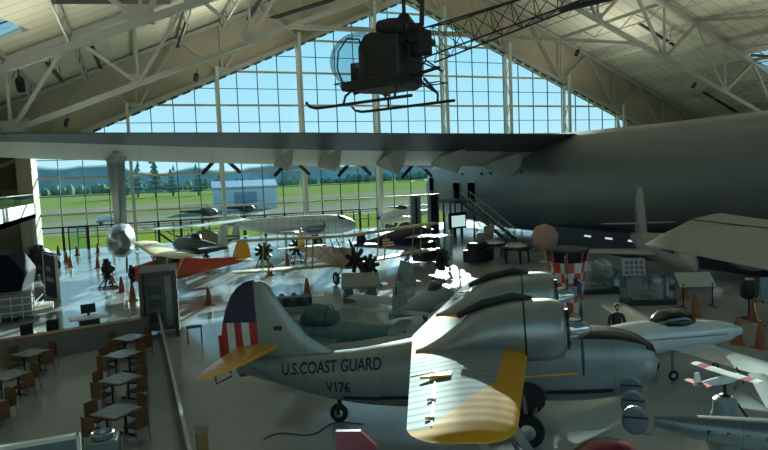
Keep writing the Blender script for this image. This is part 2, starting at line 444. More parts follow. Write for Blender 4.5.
# roof trusses, parallel to the glass wall
def truss(Y, z0=27.0, s=.40, drop=True, wch=.42, tie=True):
    bz = lambda x: z0-s*abs(x-RX); tz = lambda x: roofz(x)-.45
    root = MB(); 
    for sg in (-1, 1):
        xe = XL+.3 if sg < 0 else XR-.5
        root.bar((RX,Y,bz(RX)), (xe,Y,bz(xe)), wch, wch)
    o = struct('roof_truss', root, STEELT)
    mb = MB()
    for sg in (-1, 1):
        xe = XL+.3 if sg < 0 else XR-.5
        mb.bar((RX,Y,tz(RX)), (xe,Y,tz(xe)), wch*1.1, wch)
    mb.build('top_chord', STEELT, o)
    mb = MB()
    for sg in (-1, 1):
        k = 0; x = 0.; xe = 46 if sg < 0 else 54
        while x < xe:
            a = RX+sg*x; b = RX+sg*(x+4.5); c = RX+sg*(x+9)
            mb.bar((a,Y,tz(a)), (b,Y,bz(b)), wch*.75, wch*.6); 
            mb.bar((b,Y,bz(b)), (b,Y,tz(b)), wch*.5, wch*.45)
            mb.bar((b,Y,bz(b)), (c,Y,tz(c)), wch*.75, wch*.6)
            mb.box(b-.6,b+.6,Y-.06,Y+.06,bz(b)-.1,bz(b)+.75)
            x += 9
    mb.build('web_strut', STEELT, o)
    if tie: MB().bar((RX-19.1,Y,19.4), (RX+19.1,Y,19.4), wch*.95, wch*.8).build('tie_beam', STEELT, o)
STEELT = mat('truss_steel', '#979a8e', .55, 0, .06, .5)
truss(FY-.9, 27.9, .43, tie=False, wch=.35); truss(53.7); truss(33.4, tie=False, wch=.36); truss(13.5, tie=False, wch=.5)
# purlins
mb = MB()
for k in range(-10, 12):
    x = RX+k*4.5
    if XL+1 < x < XR-1: mb.bar((x,-3.5,roofz(x)-.18), (x,FY,roofz(x)-.18), .16, .35)
struct('roof_purlins', mb, STEELT)
mb = MB()
for k in range(-10, 12):
    x = RX+k*4.5
    for Y0, Y1 in ((33.4,53.7),(53.7,FY-1)):
        if not XL+1 < x < XR-1: continue
        for j in range(4):
            ya = Y0+(Y1-Y0)*j/4; yb = Y0+(Y1-Y0)*(j+1)/4; ym = (ya+yb)/2
            mb.bar((x,ya,roofz(x)-.3), (x,ym,roofz(x)-1.5), .09); mb.bar((x,ym,roofz(x)-1.5), (x,yb,roofz(x)-.3), .09)
        mb.bar((x,Y0+2.5,roofz(x)-1.5), (x,Y1-2.5,roofz(x)-1.5), .12)
struct('roof_joists', mb, STEELT)
for (xa, ya, xb, yb) in ((-3,35,3.5,52),(6,36,10,52),(60,36,58,52),(13,36,15,53),(70,38,66,52)):
    struct('bracing_strut', MB().bar((xa,ya,roofz(xa)-3.0), (xb,yb,roofz(xb)-1.0), .22, .3), mat('dark_brace', '#6c685a', .6))
# left wing tower: pier, recess and balcony
struct('wall_pier', MB().box(-10.3,-9,69,FY,0,13.3), WALL)
b = struct('balcony', MB().box(-16,-9,44,69.5,3.7,4.1).box(-9.15,-9,44,69.5,3.7,5.1), mat('balcony_fascia', '#d3d0c4', .6))
MB().box(-9.09,-9.05,44,69.5,5.1,5.95).build('glass_panel', CLEAR, b)
MB().bar((-9.07,44,5.97),(-9.07,69.5,5.97),.07).build('handrail', mat('handrail_steel','#c3c8c6',.3,.6), b)
MB().box(-9.3,-9.0,68.9,69.2,0,3.7).build('support_post', STEEL, b)
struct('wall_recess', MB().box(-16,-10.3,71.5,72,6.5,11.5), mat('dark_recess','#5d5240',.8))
d2 = struct('door_2', MB().box(-15.9,-15.75,52,58,0,3.2).box(-15.9,-15.75,54.9,55.1,0,3.2), MULB)

# unseen up-facing lamps, added to brighten the ceiling and hall
for i, (x, y) in enumerate([(-4,24),(12,24),(32,24),(52,24),(70,24),(-4,44),(12,44),(52,44),(70,44),(10,62),(32,62),(54,62),(32,44)]):
    z = roofz(x)-7.5
    ld = bpy.data.lights.new('added_fill_light', 'AREA'); ld.energy = 600; ld.size = 3; ld.color = (1, .98, .9); ld.shape = 'DISK'
    lo = bpy.data.objects.new('added_fill_light', ld); COL.objects.link(lo); lo.location = (x, y, z); lo.rotation_euler = (PI, 0, 0)
# ------------------------------------------------------------------ the giant flying boat
H4S = banded('birch_skin', 1, 6., '#687274', '#59625f', .008, .34, 0, nscale=.25, nvar=.12)
H4F = banded('flap_skin_shaded', 0, 5.2, '#50565a', '#3c4143', .006, .45, 0, nscale=.3, nvar=.08)  # shade on the flap undersides is put into this darker grey
H4W = banded('wing_skin_lit', 0, 2.6, '#c4c3b8', '#a5a59c', .012, .45, 0, nscale=.3, nvar=.08)  # paler grey paints in the light on the wing's forward underside
h4 = thing('flying_boat', 'giant silver-grey flying boat whose wing and hull span the hall', 'flying boat', (37, 50, 0))
VOID = mat('dark_opening', '#050607', 1, spec=0)
# hull: nose towards the glass (+Y). local frame: origin (37,50,0)
rows = [(21.9,2.6,6.6,2.2),(21.5,2.1,7.2,3.0),(20,1.7,7.9,3.5),(16.5,1.4,8.7,3.8),(13,1.0,9.3,4.0),(8,.8,9.6,4.0),(0,.8,9.7,4.05),(-6,.9,9.6,4.05),(-14,1.3,9.5,4.0),(-22,2.0,9.5,3.8),(-28,2.6,9.5,3.5),(-36,3.4,9.6,3.0),(-45,4.3,9.8,2.3)]
mb = MB()
rr_ = []
def inter(rows, n=4):
    out = []
    for i in range(len(rows)-1):
        for k in range(n):
            t = k/n; out.append([rows[i][a]+(rows[i+1][a]-rows[i][a])*t for a in range(4)])
    out.append(list(rows[-1])); return out
for y, zb, zt, hw in inter(rows):
    ring = fring(0, zb, zt, hw, 2.5, 40)
    ring = [V((p.y, y, p.z - (.5 if p.z < zb+1.2 else 0)*max(0, 1-abs(p.y)/hw))) for p in ring]
    rr_.append(ring)
mb.loft(rr_, True); hull = mb.build('hull', H4S, h4, True, angle=60)
for y in (11.5, 8.2):
    dr = MB().box(-4.06,-3.7,y-.8,y+.8,3.55,5.6).build('door', mat('bright_frame', '#8a8f8e', .5), hull)
    MB().box(-4.12,-4.0,y-.68,y+.68,3.6,5.3).build('doorway', VOID, dr)
for (y, z) in ((18.4,5.0),):
    MB().box(-3.85,-3.4,y-.3,y+.3,z-.9,z+.9).build('window', VOID, hull)
for y in (10.2,6.2,4.4,2.0,-1.0): MB().box(-4.08,-3.98,y-.12,y+.12,6.1,6.35).build('porthole', BLACK, hull)
# wings: stations along span. chord runs toward -Y. local = world-(37,50,0)
def h4wing(sgn, part):
    # span x, LE y, TE y, TE z, hinge z, belly z, crown z
    st = [(0.,8.6,-6.2,9.3,8.0,6.9,9.1),(-4,8.6,-6.2,9.3,8.0,6.9,9.15),(-9,8.4,-5.8,9.45,8.2,7.15,9.65),(-16,8.3,-5.2,9.6,8.4,7.4,9.8),(-22.5,8.2,-4.9,9.75,8.65,7.65,9.95),(-33,7.8,-4.1,9.95,9.15,8.2,10.15),(-44,7.2,-2.2,10.22,9.8,8.8,10.3),(-48,6.3,-1.2,10.25,9.9,9.1,10.3),(-49.2,4.5,.4,10.1,9.95,9.7,10.2)]
    rings = []
    for x, le, te, zt, zh, zb, zc in st:
        c = le-te; h = te+.27*c
        if part == 'flap': pr = [(te,zt),(te,zt-.05),(h-.02,zh),(h-.02,zh+.3)]
        else: pr = [(h,zh+.02),(te+.4*c,zb+.35*(zh-zb)),(te+.62*c,zb+.02),(te+.78*c,zb),(te+.9*c,zb+.15*(zc-zb)),(te+.97*c,zb+.33*(zc-zb)),(le,zb+.55*(zc-zb)),(te+.97*c,zb+.78*(zc-zb)),(te+.88*c,zc-.1),(te+.7*c,zc),(te+.45*c,zc-.1),(te+.2*c,(zc+zt)/2+.02),(te+.03*c,zt+.05),(h,zh+.25)]
        rings.append([V((x*sgn, a, b)) for a, b in pr])
    mb = MB().loft(rings); return mb
wl = h4wing(1,'w').build('wing', H4W, h4, True, angle=40)
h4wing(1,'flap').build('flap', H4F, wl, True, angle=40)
# flap panels along the trailing edge (near side)
w2_ = h4wing(-1,'w').build('wing', H4W, h4, True, angle=40)
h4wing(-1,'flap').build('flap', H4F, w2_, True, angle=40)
FAIR = mat('fairing_grey', '#8b8f88', .5, 0, .08)
for x, k in ((-26.1,.68),(-22.4,.78),(-17.1,1.05),(-11.8,1.05),(-6.3,1.1)):
    z0 = 7.9-.02*(x+22)-.35*(x > -10)
    MB().loft([[V((x-.1,1.5,z0-.2)),V((x+.1,1.5,z0-.2)),V((x+.1,1.5,z0-.5)),V((x-.1,1.5,z0-.5))],
               [V((x-.55*k,-1.2,z0+.1)),V((x+.55*k,-1.2,z0+.1)),V((x+.1,-1.2,z0-.9*k)),V((x-.1,-1.2,z0-.9*k))],
               [V((x-.8*k,-2.6,z0+.25)),V((x+.8*k,-2.6,z0+.25)),V((x+.07,-3.0,z0-1.25*k)),V((x-.07,-3.0,z0-1.25*k))],
               [V((x-.2,-4.4,z0+.6)),V((x+.2,-4.4,z0+.6)),V((x+.05,-4.2,z0-.5)),V((x-.05,-4.2,z0-.5))]]).build('hinge_fairing', FAIR, h4)
for x, z in ((-29.3,8.45),(-22.6,8.0),(-16.2,7.75),(-9.3,7.3)):
    n = MB().lathe([(.05,9.9),(.6,9.6),(.85,9.1),(.9,8.2),(.8,6.5),(.5,4.),(.2,1.5)], (x,0,z+.55), (0,1,0), 18).build('engine_nacelle', H4S, h4, True)
    sp_ = MB().lathe([(.02,.5),(.22,.35),(.3,0),(.3,-.4)], (x,10.1,z+.55), (0,1,0), 12).build('spinner', DKMETAL, n, True)
    for k in range(4):
        mb = MB(); a = PI/4+k*PI/2; d = V((math.cos(a),0,math.sin(a))); s = V((-math.sin(a),.3,math.cos(a)))
        rings = []
        for t, kk in ((.05,.4),(.2,.8),(.5,1),(.9,1),(1,.7)):
            p = V((x,10.3,z+.55))+d*(2.5*t); q = d.cross(s).normalized()*.04
            rings.append([p+s*.17*kk+q, p-s*.17*kk+q, p-s*.17*kk-q, p+s*.17*kk-q])
        mb.loft(rings).build('propeller_blade', BLACK, n)
# float on its strut
x = -38.1
MB().loft([[V((x-.95,3.4,8.9)),V((x-.55,3.9,8.9)),V((x+.55,3.9,8.9)),V((x+.95,2,8.9)),V((x,.2,8.9))],
           [V((x-.62,2.9,8.2)),V((x-.4,3.2,8.2)),V((x+.4,3.2,8.2)),V((x+.62,2,8.2)),V((x,.9,8.2))],
           [V((x-.4,2.6,3.2)),V((x-.25,3,3.2)),V((x+.35,3,3.2)),V((x+.45,2,3.2)),V((x,1.,3.2))]]).build('float_strut', ALUD, h4)
fl = MB()
rows = [(6.5,2.5,2.7,.1),(5.8,2.1,3.2,.5),(4,1.6,3.6,.85),(1,1.3,3.7,1.0),(-1.5,1.35,3.65,.95),(-3.2,1.7,3.4,.65),(-3.9,2.3,2.8,.12)]
fl.loft([[V((p.y+x, r[0], p.z)) for p in fring(0, r[1], r[2], r[3], 2.1, 24)] for r in inter(rows, 3)])
fl.build('float', ALU, h4, True)

# stairs, platform and panels beside the hull
DKP = mat('dark_panel', '#24303a', .6); 
t = thing('boarding_stairs', 'dark metal stairs with pale handrail climbing to the hull doors', 'stairs', (31.6, 56, 0))
mb = MB()
for s in (-.5,.5): mb.bar((s,-7.2,0.1),(s,1.2,3.45),.1,.32)
mb.build('stringer', DKMETAL, t)
mb = MB()
for k in range(18): mb.box(-.5,.5,-7.0+k*.46,-6.7+k*.46,.18+k*.185,.23+k*.185)
mb.build('treads', STEELD, t)
mb = MB()
for s in (-.52,.52):
    mb.bar((s,-7.2,1.1),(s,1.2,4.45),.06,.08)
    for k in range(7): mb.bar((s,-7.1+k*1.35,.15+k*.54),(s,-7.1+k*1.35,1.15+k*.54),.04)
mb.build('handrail', STEEL, t)
MB().box(-1.2,1.2,1.2,6.8,3.3,3.5).build('landing', DKMETAL, t)
for yy in (1.4,4,6.6):
    for s in (-1.1,1.1): MB().bar((s,yy,0),(s,yy,3.3),.14).build('post', DKMETAL, t)
mb = MB().bar((-1.2,1.2,4.5),(-1.2,6.8,4.5),.06); 
for k in range(9): mb.bar((-1.2,1.2+.7*k,3.5),(-1.2,1.2+.7*k,4.5),.035)
mb.build('guardrail', STEELD, t)
t = thing('display_wall', 'tall dark blue-grey panel standing upright left of the hull stairs', 'panel', (27.6, 56.5, 0), R(20))
MB().box(-.5,.5,-.15,.15,0,4.4).build('panel', DKP, t); MB().box(-.6,-.5,-.2,.2,0,4.4).build('frame', STEELD, t); MB().box(.5,.6,-.2,.2,0,4.4).build('frame', STEELD, t)
t = thing('display_wall', 'pale grey panel left of the dark blue-grey panel, near the hull nose', 'panel', (27.0, 59.5, 0), R(10))
MB().box(-.6,.6,-.15,.15,0,4.3).build('panel', mat('pale_panel', '#8d9692', .6), t); MB().box(-.1,.1,-.2,-.15,.3,4).build('frame', DKMETAL, t)
t = thing('video_screen', 'lit pale screen in a dark frame under the boarding platform', 'screen', (29.6, 55.2, 0), R(18))
MB().box(-1.2,1.2,-.1,.1,.9,2.5).build('frame', BLACK, t); MB().box(-.95,.95,-.13,-.1,1.1,2.2).build('screen', mat('screen_glow', '#9ab4b4', .4, emis='#a8c8c4', es=1.0), t); MB().box(-.6,-.5,-.1,.1,0,.9).build('leg', BLACK, t); MB().box(.5,.6,-.1,.1,0,.9).build('leg', BLACK, t)
t = thing('ticket_podium', 'pale grey box podium at the foot of the hull stairs', 'podium', (27.4, 46.3, 0), R(15))
MB().box(-.55,.55,-.45,.45,0,1.25).build('body', mat('podium_grey', '#7f8886', .6), t, bevel=.03); MB().prism([(-.6,-.5,1.25),(.6,-.5,1.25),(.6,-.5,1.9),(-.6,-.5,1.9)], (0,.08,0)).build('sign', mat('podium_sign', '#a9a58b', .6), t)
def cart(x, y, rz, lb, col):
    t = thing('round_display_table', lb, 'table', (x, y, 0), rz)
    MB().lathe([(1.0,.95),(1.08,1.0),(1.08,1.12),(1.0,1.16),(.05,1.18)], n=24).build('table_top', mat(col, col, .25), t, True)
    MB().lathe([(.8,1.16),(.7,1.3),(.3,1.42),(.02,1.44)], n=24).build('dome', mat('pale_dome', '#aeb8b6', .2, .3), t, True)
    for k in range(5):
        a = k*2*PI/5+.3; MB().tube([(math.cos(a)*.85,math.sin(a)*.85,0),(math.cos(a)*.8,math.sin(a)*.8,.95)], .07).build('leg', BLACK, t)
cart(24.5, 40.2, 0, 'black-legged round display table, left one of the pair before the hull', '#181c20')
cart(24.6, 37.4, .4, 'black-legged round display table, right one of the pair, beside the pink disc', '#1b1f22')
t = thing('disc_exhibit', 'large pale pink rounded disc on a thin white stand', 'exhibit', (26.3, 36.4, 0), R(-20), sc=.78)
MB().lathe([(.05,.45),(.7,.38),(1.15,.2),(1.25,0),(1.1,-.15),(.6,-.3),(.05,-.35)], (0,0,2.2), (0,-1,.15), 9).build('disc', mat('pink_canvas', '#b08f86', .7, 0, .15), t)
MB().tube([(0,0,0),(0,0,1.2)], .09).lathe([(.5,0),(.5,.08),(.1,.2)], n=16).bar((-.4,0,.9),(.4,0,.9),.1).build('stand', STEEL, t)
# low dark display counter with small lights along the hull
t = thing('display_counter', 'long dark counter with small lit labels under the hull at right', 'counter', (33.5, 33, 0))
MB().box(-1.5,.5,-10,11,0,1.7).build('body', mat('counter_dark', '#1a222c', .5), t)
for k in range(6): MB().box(-1.56,-1.5,-6+k*2.3,-5.3+k*2.3,1.15,1.28).build('label_light', mat('label_light', '#b0b8c0', .5, emis='#c8d8e4', es=.8), t)

# ------------------------------------------------------------------ the amphibian in the foreground
GX = thing('amphibious_airplane', 'silver twin-engined amphibious airplane with a striped tail and yellow-edged wings, in the foreground', 'airplane', (11.40, 11.25, 0), sc=.955)
GX.rotation_euler = (0, R(-2.6), R(-33.4))
# own origin at the nose; pitch pivots there so lower it to keep the wheels down
G_HULL = banded('hull_metal', 0, 1.15, '#7f8988', '#666f6f', .012, .4, .45, nscale=1.2, nvar=.1)
st = [(0.0,1.72,1.95,.06),(-.12,1.4,2.25,.36,2.2),(-.45,1.12,2.5,.6,2.4),(-1.0,.95,2.68,.76,2.6),(-1.8,.86,2.78,.82,2.8),(-2.5,.85,2.92,.84,2.8),(-3.1,.85,3.06,.84,2.7),(-4.2,.85,3.1,.84,2.7),(-5.2,.9,3.05,.82,2.6),(-6.4,.98,2.83,.72,2.5),(-7.8,1.16,2.62,.55,2.4),(-9.2,1.45,2.56,.38,2.2),(-10.6,1.85,2.54,.2,2),(-11.3,2.0,2.5,.09,2)]
st = [(q[0], q[1]+.38*max(0, min(1, (q[0]+7.5)/4.5)), q[2]+(.3*max(0, min(1, (q[0]+4)/2.5)) if q[0] > -4 else 0))+tuple(q[3:]) for q in st]
mb = MB(); rows = fuselage(mb, st, 36)
for i, f in enumerate(mb.f):
    c = sum((mb.v[j] for j in f), V((0,0,0)))/len(f)
    if -2.4 < c.x < -.05 and len(f) == 4:
        for a, b in zip(rows[:-1], rows[1:]):
            if b[0] <= c.x <= a[0] and c.z > (a[2]+b[2])/2-.14: mb.mi[i] = 1
hull = mb.build('hull', [G_HULL, mat('deck_dark_blue', '#161f2a', .25)], GX, True, angle=50)
def gside(x, z):
    for a, b in zip(rows[:-1], rows[1:]):
        if b[0] <= x <= a[0]:
            t = (a[0]-x)/(a[0]-b[0]+1e-9); r = [a[i]+(b[i]-a[i])*t for i in range(5)]
            c = (r[1]+r[2])/2; h = (r[2]-r[1])/2; q = min(.999, abs(z-c)/h)
            return r[3]*(1-q**r[4])**(1/r[4])
    return .1
def decal(parent, name, txt, x0, z0, size, m, sx=1., slope=0.):
    cu = bpy.data.curves.new(name, 'FONT'); cu.body = txt; cu.size = size; cu.offset = size*.022
    to = bpy.data.objects.new('tmp', cu); COL.objects.link(to)
    dg = bpy.context.evaluated_depsgraph_get(); me = bpy.data.meshes.new_from_object(to.evaluated_get(dg))
    bpy.data.objects.remove(to)
    bm = bmesh.new(); bm.from_mesh(me); bmesh.ops.triangulate(bm, faces=bm.faces)
    bmesh.ops.subdivide_edges(bm, edges=bm.edges, cuts=2, use_grid_fill=True)
    for v in bm.verts:
        X = x0+v.co.x*sx; Z = z0+v.co.y+slope*v.co.x
        v.co = V((X, -gside(X, Z)-.014, Z))
    bm.to_mesh(me); bm.free(); me.name = name; me.materials.clear(); me.materials.append(m)
    o = bpy.data.objects.new(name, me); COL.objects.link(o); o.parent = parent
    return o
INK = mat('navy_lettering', '#101828', .5)
decal(hull, 'lettering', 'U.S.COAST GUARD', -9.85, 2.04, .43, INK, .79, .055)
decal(hull, 'lettering', 'V176', -8.55, 1.6, .40, INK, .82)
# waterline stripe
def gstrip(name, x0, x1, zf, w, m, parent, off=.012, n=30):
    mb = MB(); vs = []
    for i in range(n+1):
        x = x0+(x1-x0)*i/n; z = zf(x)
        for dz in (-w/2, w/2): vs.append(V((x, -gside(x, z+dz)-off, z+dz)))
        for dz in (w/2, -w/2): vs.append(V((x, -gside(x, z+dz)-off+.02, z+dz)))
    rings = [vs[i*4:i*4+4] for i in range(n+1)]
    return mb.loft(rings).build(name, m, parent)
gstrip('stripe', -8.1, -1.2, lambda x: 1.62 if x > -3 else 1.62-(-3-x)*.04 if x > -7 else 1.42, .11, INK, hull)
# dark deck on the nose, windscreen, cabin windows
mb = MB()
for x0, x1 in ((-2.3,-3.05),): 
    mb.loft([[V((x0,-.55,2.75)),V((x0,.55,2.75)),V((x0,.5,2.85)),V((x0,-.5,2.85))],[V((x1,-.72,2.8)),V((x1,.72,2.8)),V((x1,.5,3.14)),V((x1,-.5,3.14))]])
mb.build('windscreen', GLASSD, GX)
for x in (-4.6,-5.6): gstrip('cabin_window', x-.22, x+.22, lambda q: 2.5, .34, GLASSD, hull, n=5)
gstrip('entry_door', -6.75, -6.05, lambda q: 2.05, .95, mat('door_grey', '#767f7e', .45, .4), hull, .006, 4)
# wing: ribbed fabric, yellow leading edge and tip
WRIB = banded('wing_ribbed_silver', 1, .33, '#7d8a90', '#616c70', .09,   .42, .05, bump=.06, coat=.15, nscale=1.2)
def wing_paint():
    m = WRIB; nt = m.node_tree; N = nt.nodes; L = nt.links; b = N['Principled BSDF']
    src = b.inputs['Base Color'].links[0].from_socket
    tc = N.new('ShaderNodeTexCoord'); sp = N.new('ShaderNodeSeparateXYZ'); L.new(tc.outputs['Object'], sp.inputs[0])
    def mt(op, a, bb=None):
        n = N.new('ShaderNodeMath'); n.operation = op
        for i, q in enumerate((a, bb)):
            if q is None: continue
            if isinstance(q, (int, float)): n.inputs[i].default_value = q
            else: L.new(q, n.inputs[i])
        return n.outputs[0]
    y = mt('ABSOLUTE', sp.outputs[1])
    a = mt('SUBTRACT', mt('MULTIPLY', sp.outputs[0], -1.), mt('ADD', mt('MULTIPLY', y, .05), 3.05))
    fl_ = mt('MULTIPLY', mt('MULTIPLY', mt('LESS_THAN', y, 2.3), mt('GREATER_THAN', y, .8)), mt('GREATER_THAN', a, 1.5))
    lim = mt('ADD', mt('MULTIPLY', mt('MAXIMUM', mt('SUBTRACT', y, 4.9), 0.), .42), .48)
    f = mt('MAXIMUM', fl_, mt('MULTIPLY', mt('MAXIMUM', mt('LESS_THAN', a, lim), mt('GREATER_THAN', y, 6.95)), mt('GREATER_THAN', y, 2.4)))
    mx = N.new('ShaderNodeMix'); mx.data_type = 'RGBA'; L.new(f, mx.inputs[0]); L.new(src, mx.inputs[6]); mx.inputs[7].default_value = lin('#c08a1e'); L.new(mx.outputs[2], b.inputs['Base Color'])
wing_paint()
for q in (WRIB,):
    b_ = q.node_tree.nodes['Principled BSDF']; b_.inputs['Roughness'].default_value = .7; b_.inputs['Specular IOR Level'].default_value = .2; b_.inputs['Coat Weight'].default_value = 0; b_.inputs['Metallic'].default_value = 0
YELR = banded('wing_ribbed_yellow', 1, .33, '#c8921c', '#b07a12', .06, .38, 0, bump=.05, coat=.35, nscale=1.5, nvar=.2)
def gm(c):
    y = abs(c.y)
    if c.z < 2.95+y*.022: return 1
    if y < 2.2: return 0
    a = (-3.1-.075*y*.5-c.x)
    lim = .62+max(0, y-4.6)*.5
    return 1 if (a < lim or y > 6.9) else 0
for s in (1, -1):
    mb = MB(); stw = []
    def lex(y): return -3.05-.05*y
    def ch(y): return 3.1-.2*y
    ys = [0,.8,1.6,2.2]+[2.4+.2*k for k in range(23)]+[6.95,7.1,7.22,7.32,7.38]
    for y in ys:
        k = 1. if y < 6.8 else math.sqrt(max(.02, 1-((y-6.8)/.6)**2))
        c = ch(y)*(.35+.65*k); le = lex(y)-(ch(y)-c)*.45
        stw.append(((le, s*y, 2.95+.035*y), c, .15*k if y > 6.8 else .15))
    # finer airfoil so the colour border reads
    rings = []
    AFF = []
    for (a0, b0), (a1, b1) in zip(AF, AF[1:]+AF[:1]):
        for q in (0,.34,.67): AFF.append((a0+(a1-a0)*q, b0+(b1-b0)*q))
    for le, c, th in stw:
        rings.append([V((le[0]-c*a, le[1], le[2]+c*th*.62*b)) for a, b in AFF])
    mb.loft(rings)
    for i, f in enumerate(mb.f):
        c = sum((mb.v[j] for j in f), V((0,0,0)))/len(f)
        base = 2.95+.035*abs(c.y)
        if c.z < base: mb.mi[i] = 1; continue
        y = abs(c.y); a = lex(y)-c.x
        mb.mi[i] = 0
    wg = mb.build('wing', [WRIB, YELR], GX, True, angle=60)
    # aileron gap, hinge brackets
    g2 = MB(); ya, yb = 3.9, 6.9
    def tz(y, a): 
        return 2.95+.035*y+ch(y)*.15*.62*.62
    g2.loft([[V((lex(y)-ch(y)*.755-dx, s*y, 2.95+.035*y+ch(y)*.15*.62*q)) for dx, q in ((0,.52),(.03,.52),(.03,.58),(0,.58))] for y in (ya, yb)])
    g2.loft([[V((lex(ya)-ch(ya)*a, s*(ya+dy), 2.95+.035*ya+ch(ya)*.15*.62*q)) for dy, q in ((0,q0),(.03,q0),(.03,q0+.06),(0,q0+.06))] for a, q0 in ((.755,.52),(.99,.05))])
    g2.build('aileron_gap', DKMETAL, wg)
    for (yy, a) in ((4.5,.76),(5.7,.76),(6.6,.76)):
        q = V((lex(yy)-ch(yy)*a, s*yy, 2.95+.035*yy+ch(yy)*.15*.62*.6))
        MB().loft([[q+V((.03,-.05,0)),q+V((.03,.05,0)),q+V((.03,0,.03))],[q+V((-.12,-.01,-.02)),q+V((-.12,.01,-.02)),q+V((-.12,0,.02))]]).build('hinge_bracket', YELLOW, wg)
    MB().prism([(lex(4.4)-.9*ch(4.4), s*4.4, 3.2),(lex(4.4)-.62*ch(4.4), s*4.25, 3.27),(lex(4.4)-.62*ch(4.4), s*4.5, 3.27)], (0,0,.05)).build('trim_fairing', YELLOW, wg)
    # nacelle
    nc = MB(); y = s*1.92
    NZ = .14
    nc_o = None
    fuselage(nc, [(-2.3,2.85+NZ,3.85+NZ,.5,2),(-2.37,2.73+NZ,3.98+NZ,.62,2),(-2.6,2.66+NZ,4.05+NZ,.69,2),(-3.2,2.66+NZ,4.06+NZ,.7,2),(-3.7,2.7+NZ,4.0+NZ,.66,2),(-4.4,2.72+NZ*.8,3.84+NZ*.8,.57,2),(-4.9,2.8+NZ*.5,3.5+NZ*.4,.4,2),(-5.35,2.9,3.27,.22,2),(-5.75,2.95,3.1,.05,2)], 24, y0=y)
    n = nc.build('engine_nacelle', mat('nacelle_metal', '#8b9492', .36, .5, .1, 1.5), GX, True, angle=50)
    MB().lathe([(.66,-.02),(.72,0),(.72,.03),(.66,.05)], (-3.2,y,3.36+NZ), (1,0,0), 24).build('cowl_seam', DKMETAL, n)
    MB().lathe([(.52,-.05),(.02,0)], (-2.32,y,3.35+NZ), (1,0,0), 20).build('intake', BLACK, n)
    for k in range(9):
        a = k*2*PI/9+.2; MB().tube([(-2.3,y+.18*math.cos(a),3.35+NZ+.18*math.sin(a)),(-2.3,y+.46*math.cos(a),3.35+NZ+.46*math.sin(a))], [.07,.09], 7).build('cylinder', DKMETAL, n)
    MB().tube([(-3.0,y-.08*s,4.05+NZ),(-3.4,y-.05*s,4.13+NZ),(-4.1,y,4.0+NZ),(-4.7,y,3.75+NZ)], [.07,.1,.1,.07], 8).build('exhaust_duct', BLACK, n)
    MB().tube([(-2.9,y+.25,4.0+NZ),(-3.6,y+.22,4.0+NZ),(-4.5,y+.2,3.76+NZ)], .06, 8).build('exhaust_duct', BLACK, n)
    sp_ = MB().lathe([(.24,-.12),(.24,.0),(.18,.18),(.1,.3),(.01,.36)], (-2.1,y,3.35+NZ), (1,0,0), 18).build('spinner', mat('polished_spinner', '#c4cccb', .15, .8), n, True)
    pb = MB(); 
    for a in (R(96), R(276)): blade(pb, (-1.95,y,3.35+NZ), a, 1.12, .19)
    pb.build('propeller', NAVY, n)
    # wing float with struts
    fb = MB(); fy = s*5.75
    fuselage(fb, [(-1.5,1.35,1.5,.03),(-1.7,1.2,1.68,.16),(-2.3,1.05,1.8,.27),(-3.1,1.05,1.78,.27),(-3.9,1.25,1.7,.15),(-4.5,1.45,1.6,.03)], 18, y0=fy)
    f2 = fb.build('wing_float', ALU, GX, True)
    MB().bar((-2.9,fy,1.75),(-3.7,fy-.1*s,3.1),.05,.16).bar((-3.6,fy,1.72),(-4.4,fy-.1*s,3.1),.05,.16).bar((-3.2,fy,1.75),(-3.9,fy-1.0*s,3.0),.04,.09).build('float_strut', ALUD, f2)
    # main gear
    wy = s*1.12
    g3 = wheel('main_wheel', GX, (-3.3,wy-.1*s*0,.765), .42, .26)
    MB().tube([(-3.3,wy-.18*s,.77),(-3.35,s*.8,1.75)], .06).tube([(-3.3,wy-.18*s,.77),(-2.8,s*.75,1.7)], .04).build('gear_leg', STEELD, g3)
    MB().bar((-4.0,s*.86,2.02),(-2.0,s*.86,2.12),.03,.05).build('gear_bay_edge', YELLOW, hull)
    MB().loft([[V((-3.3+.5*math.cos(a), s*d, 1.5+.42*math.sin(a))) for a in [k*2*PI/16 for k in range(16)]] for d in (.78,.875)]).build('wheel_well', BLACK, hull)
    # stabiliser
    sb = MB(); ss = []
    for k in range(9):
        y_ = 3.0*k/8; q = math.sqrt(max(.03, 1-(y_/3.05)**4))
        ss.append(((-9.85-.2*y_-(1-q)*.4, s*y_, 2.8), (1.35-.2*y_)*q, .09))
    wing(sb, ss, .09).build('stabiliser', YELR, GX, True)
    MB().bar((-10.3,s*.2,2.0),(-10.4,s*1.3,2.66),.03,.08).build('tail_strut', ALUD, GX)
tw = wheel('tail_wheel', GX, (-8.4,0,.84), .26, .16)
MB().tube([(-8.4,.12,.84),(-8.3,0,1.6)], .05).tube([(-8.4,-.12,.84),(-8.3,0,1.6)], .05).build('gear_leg', DKMETAL, tw)
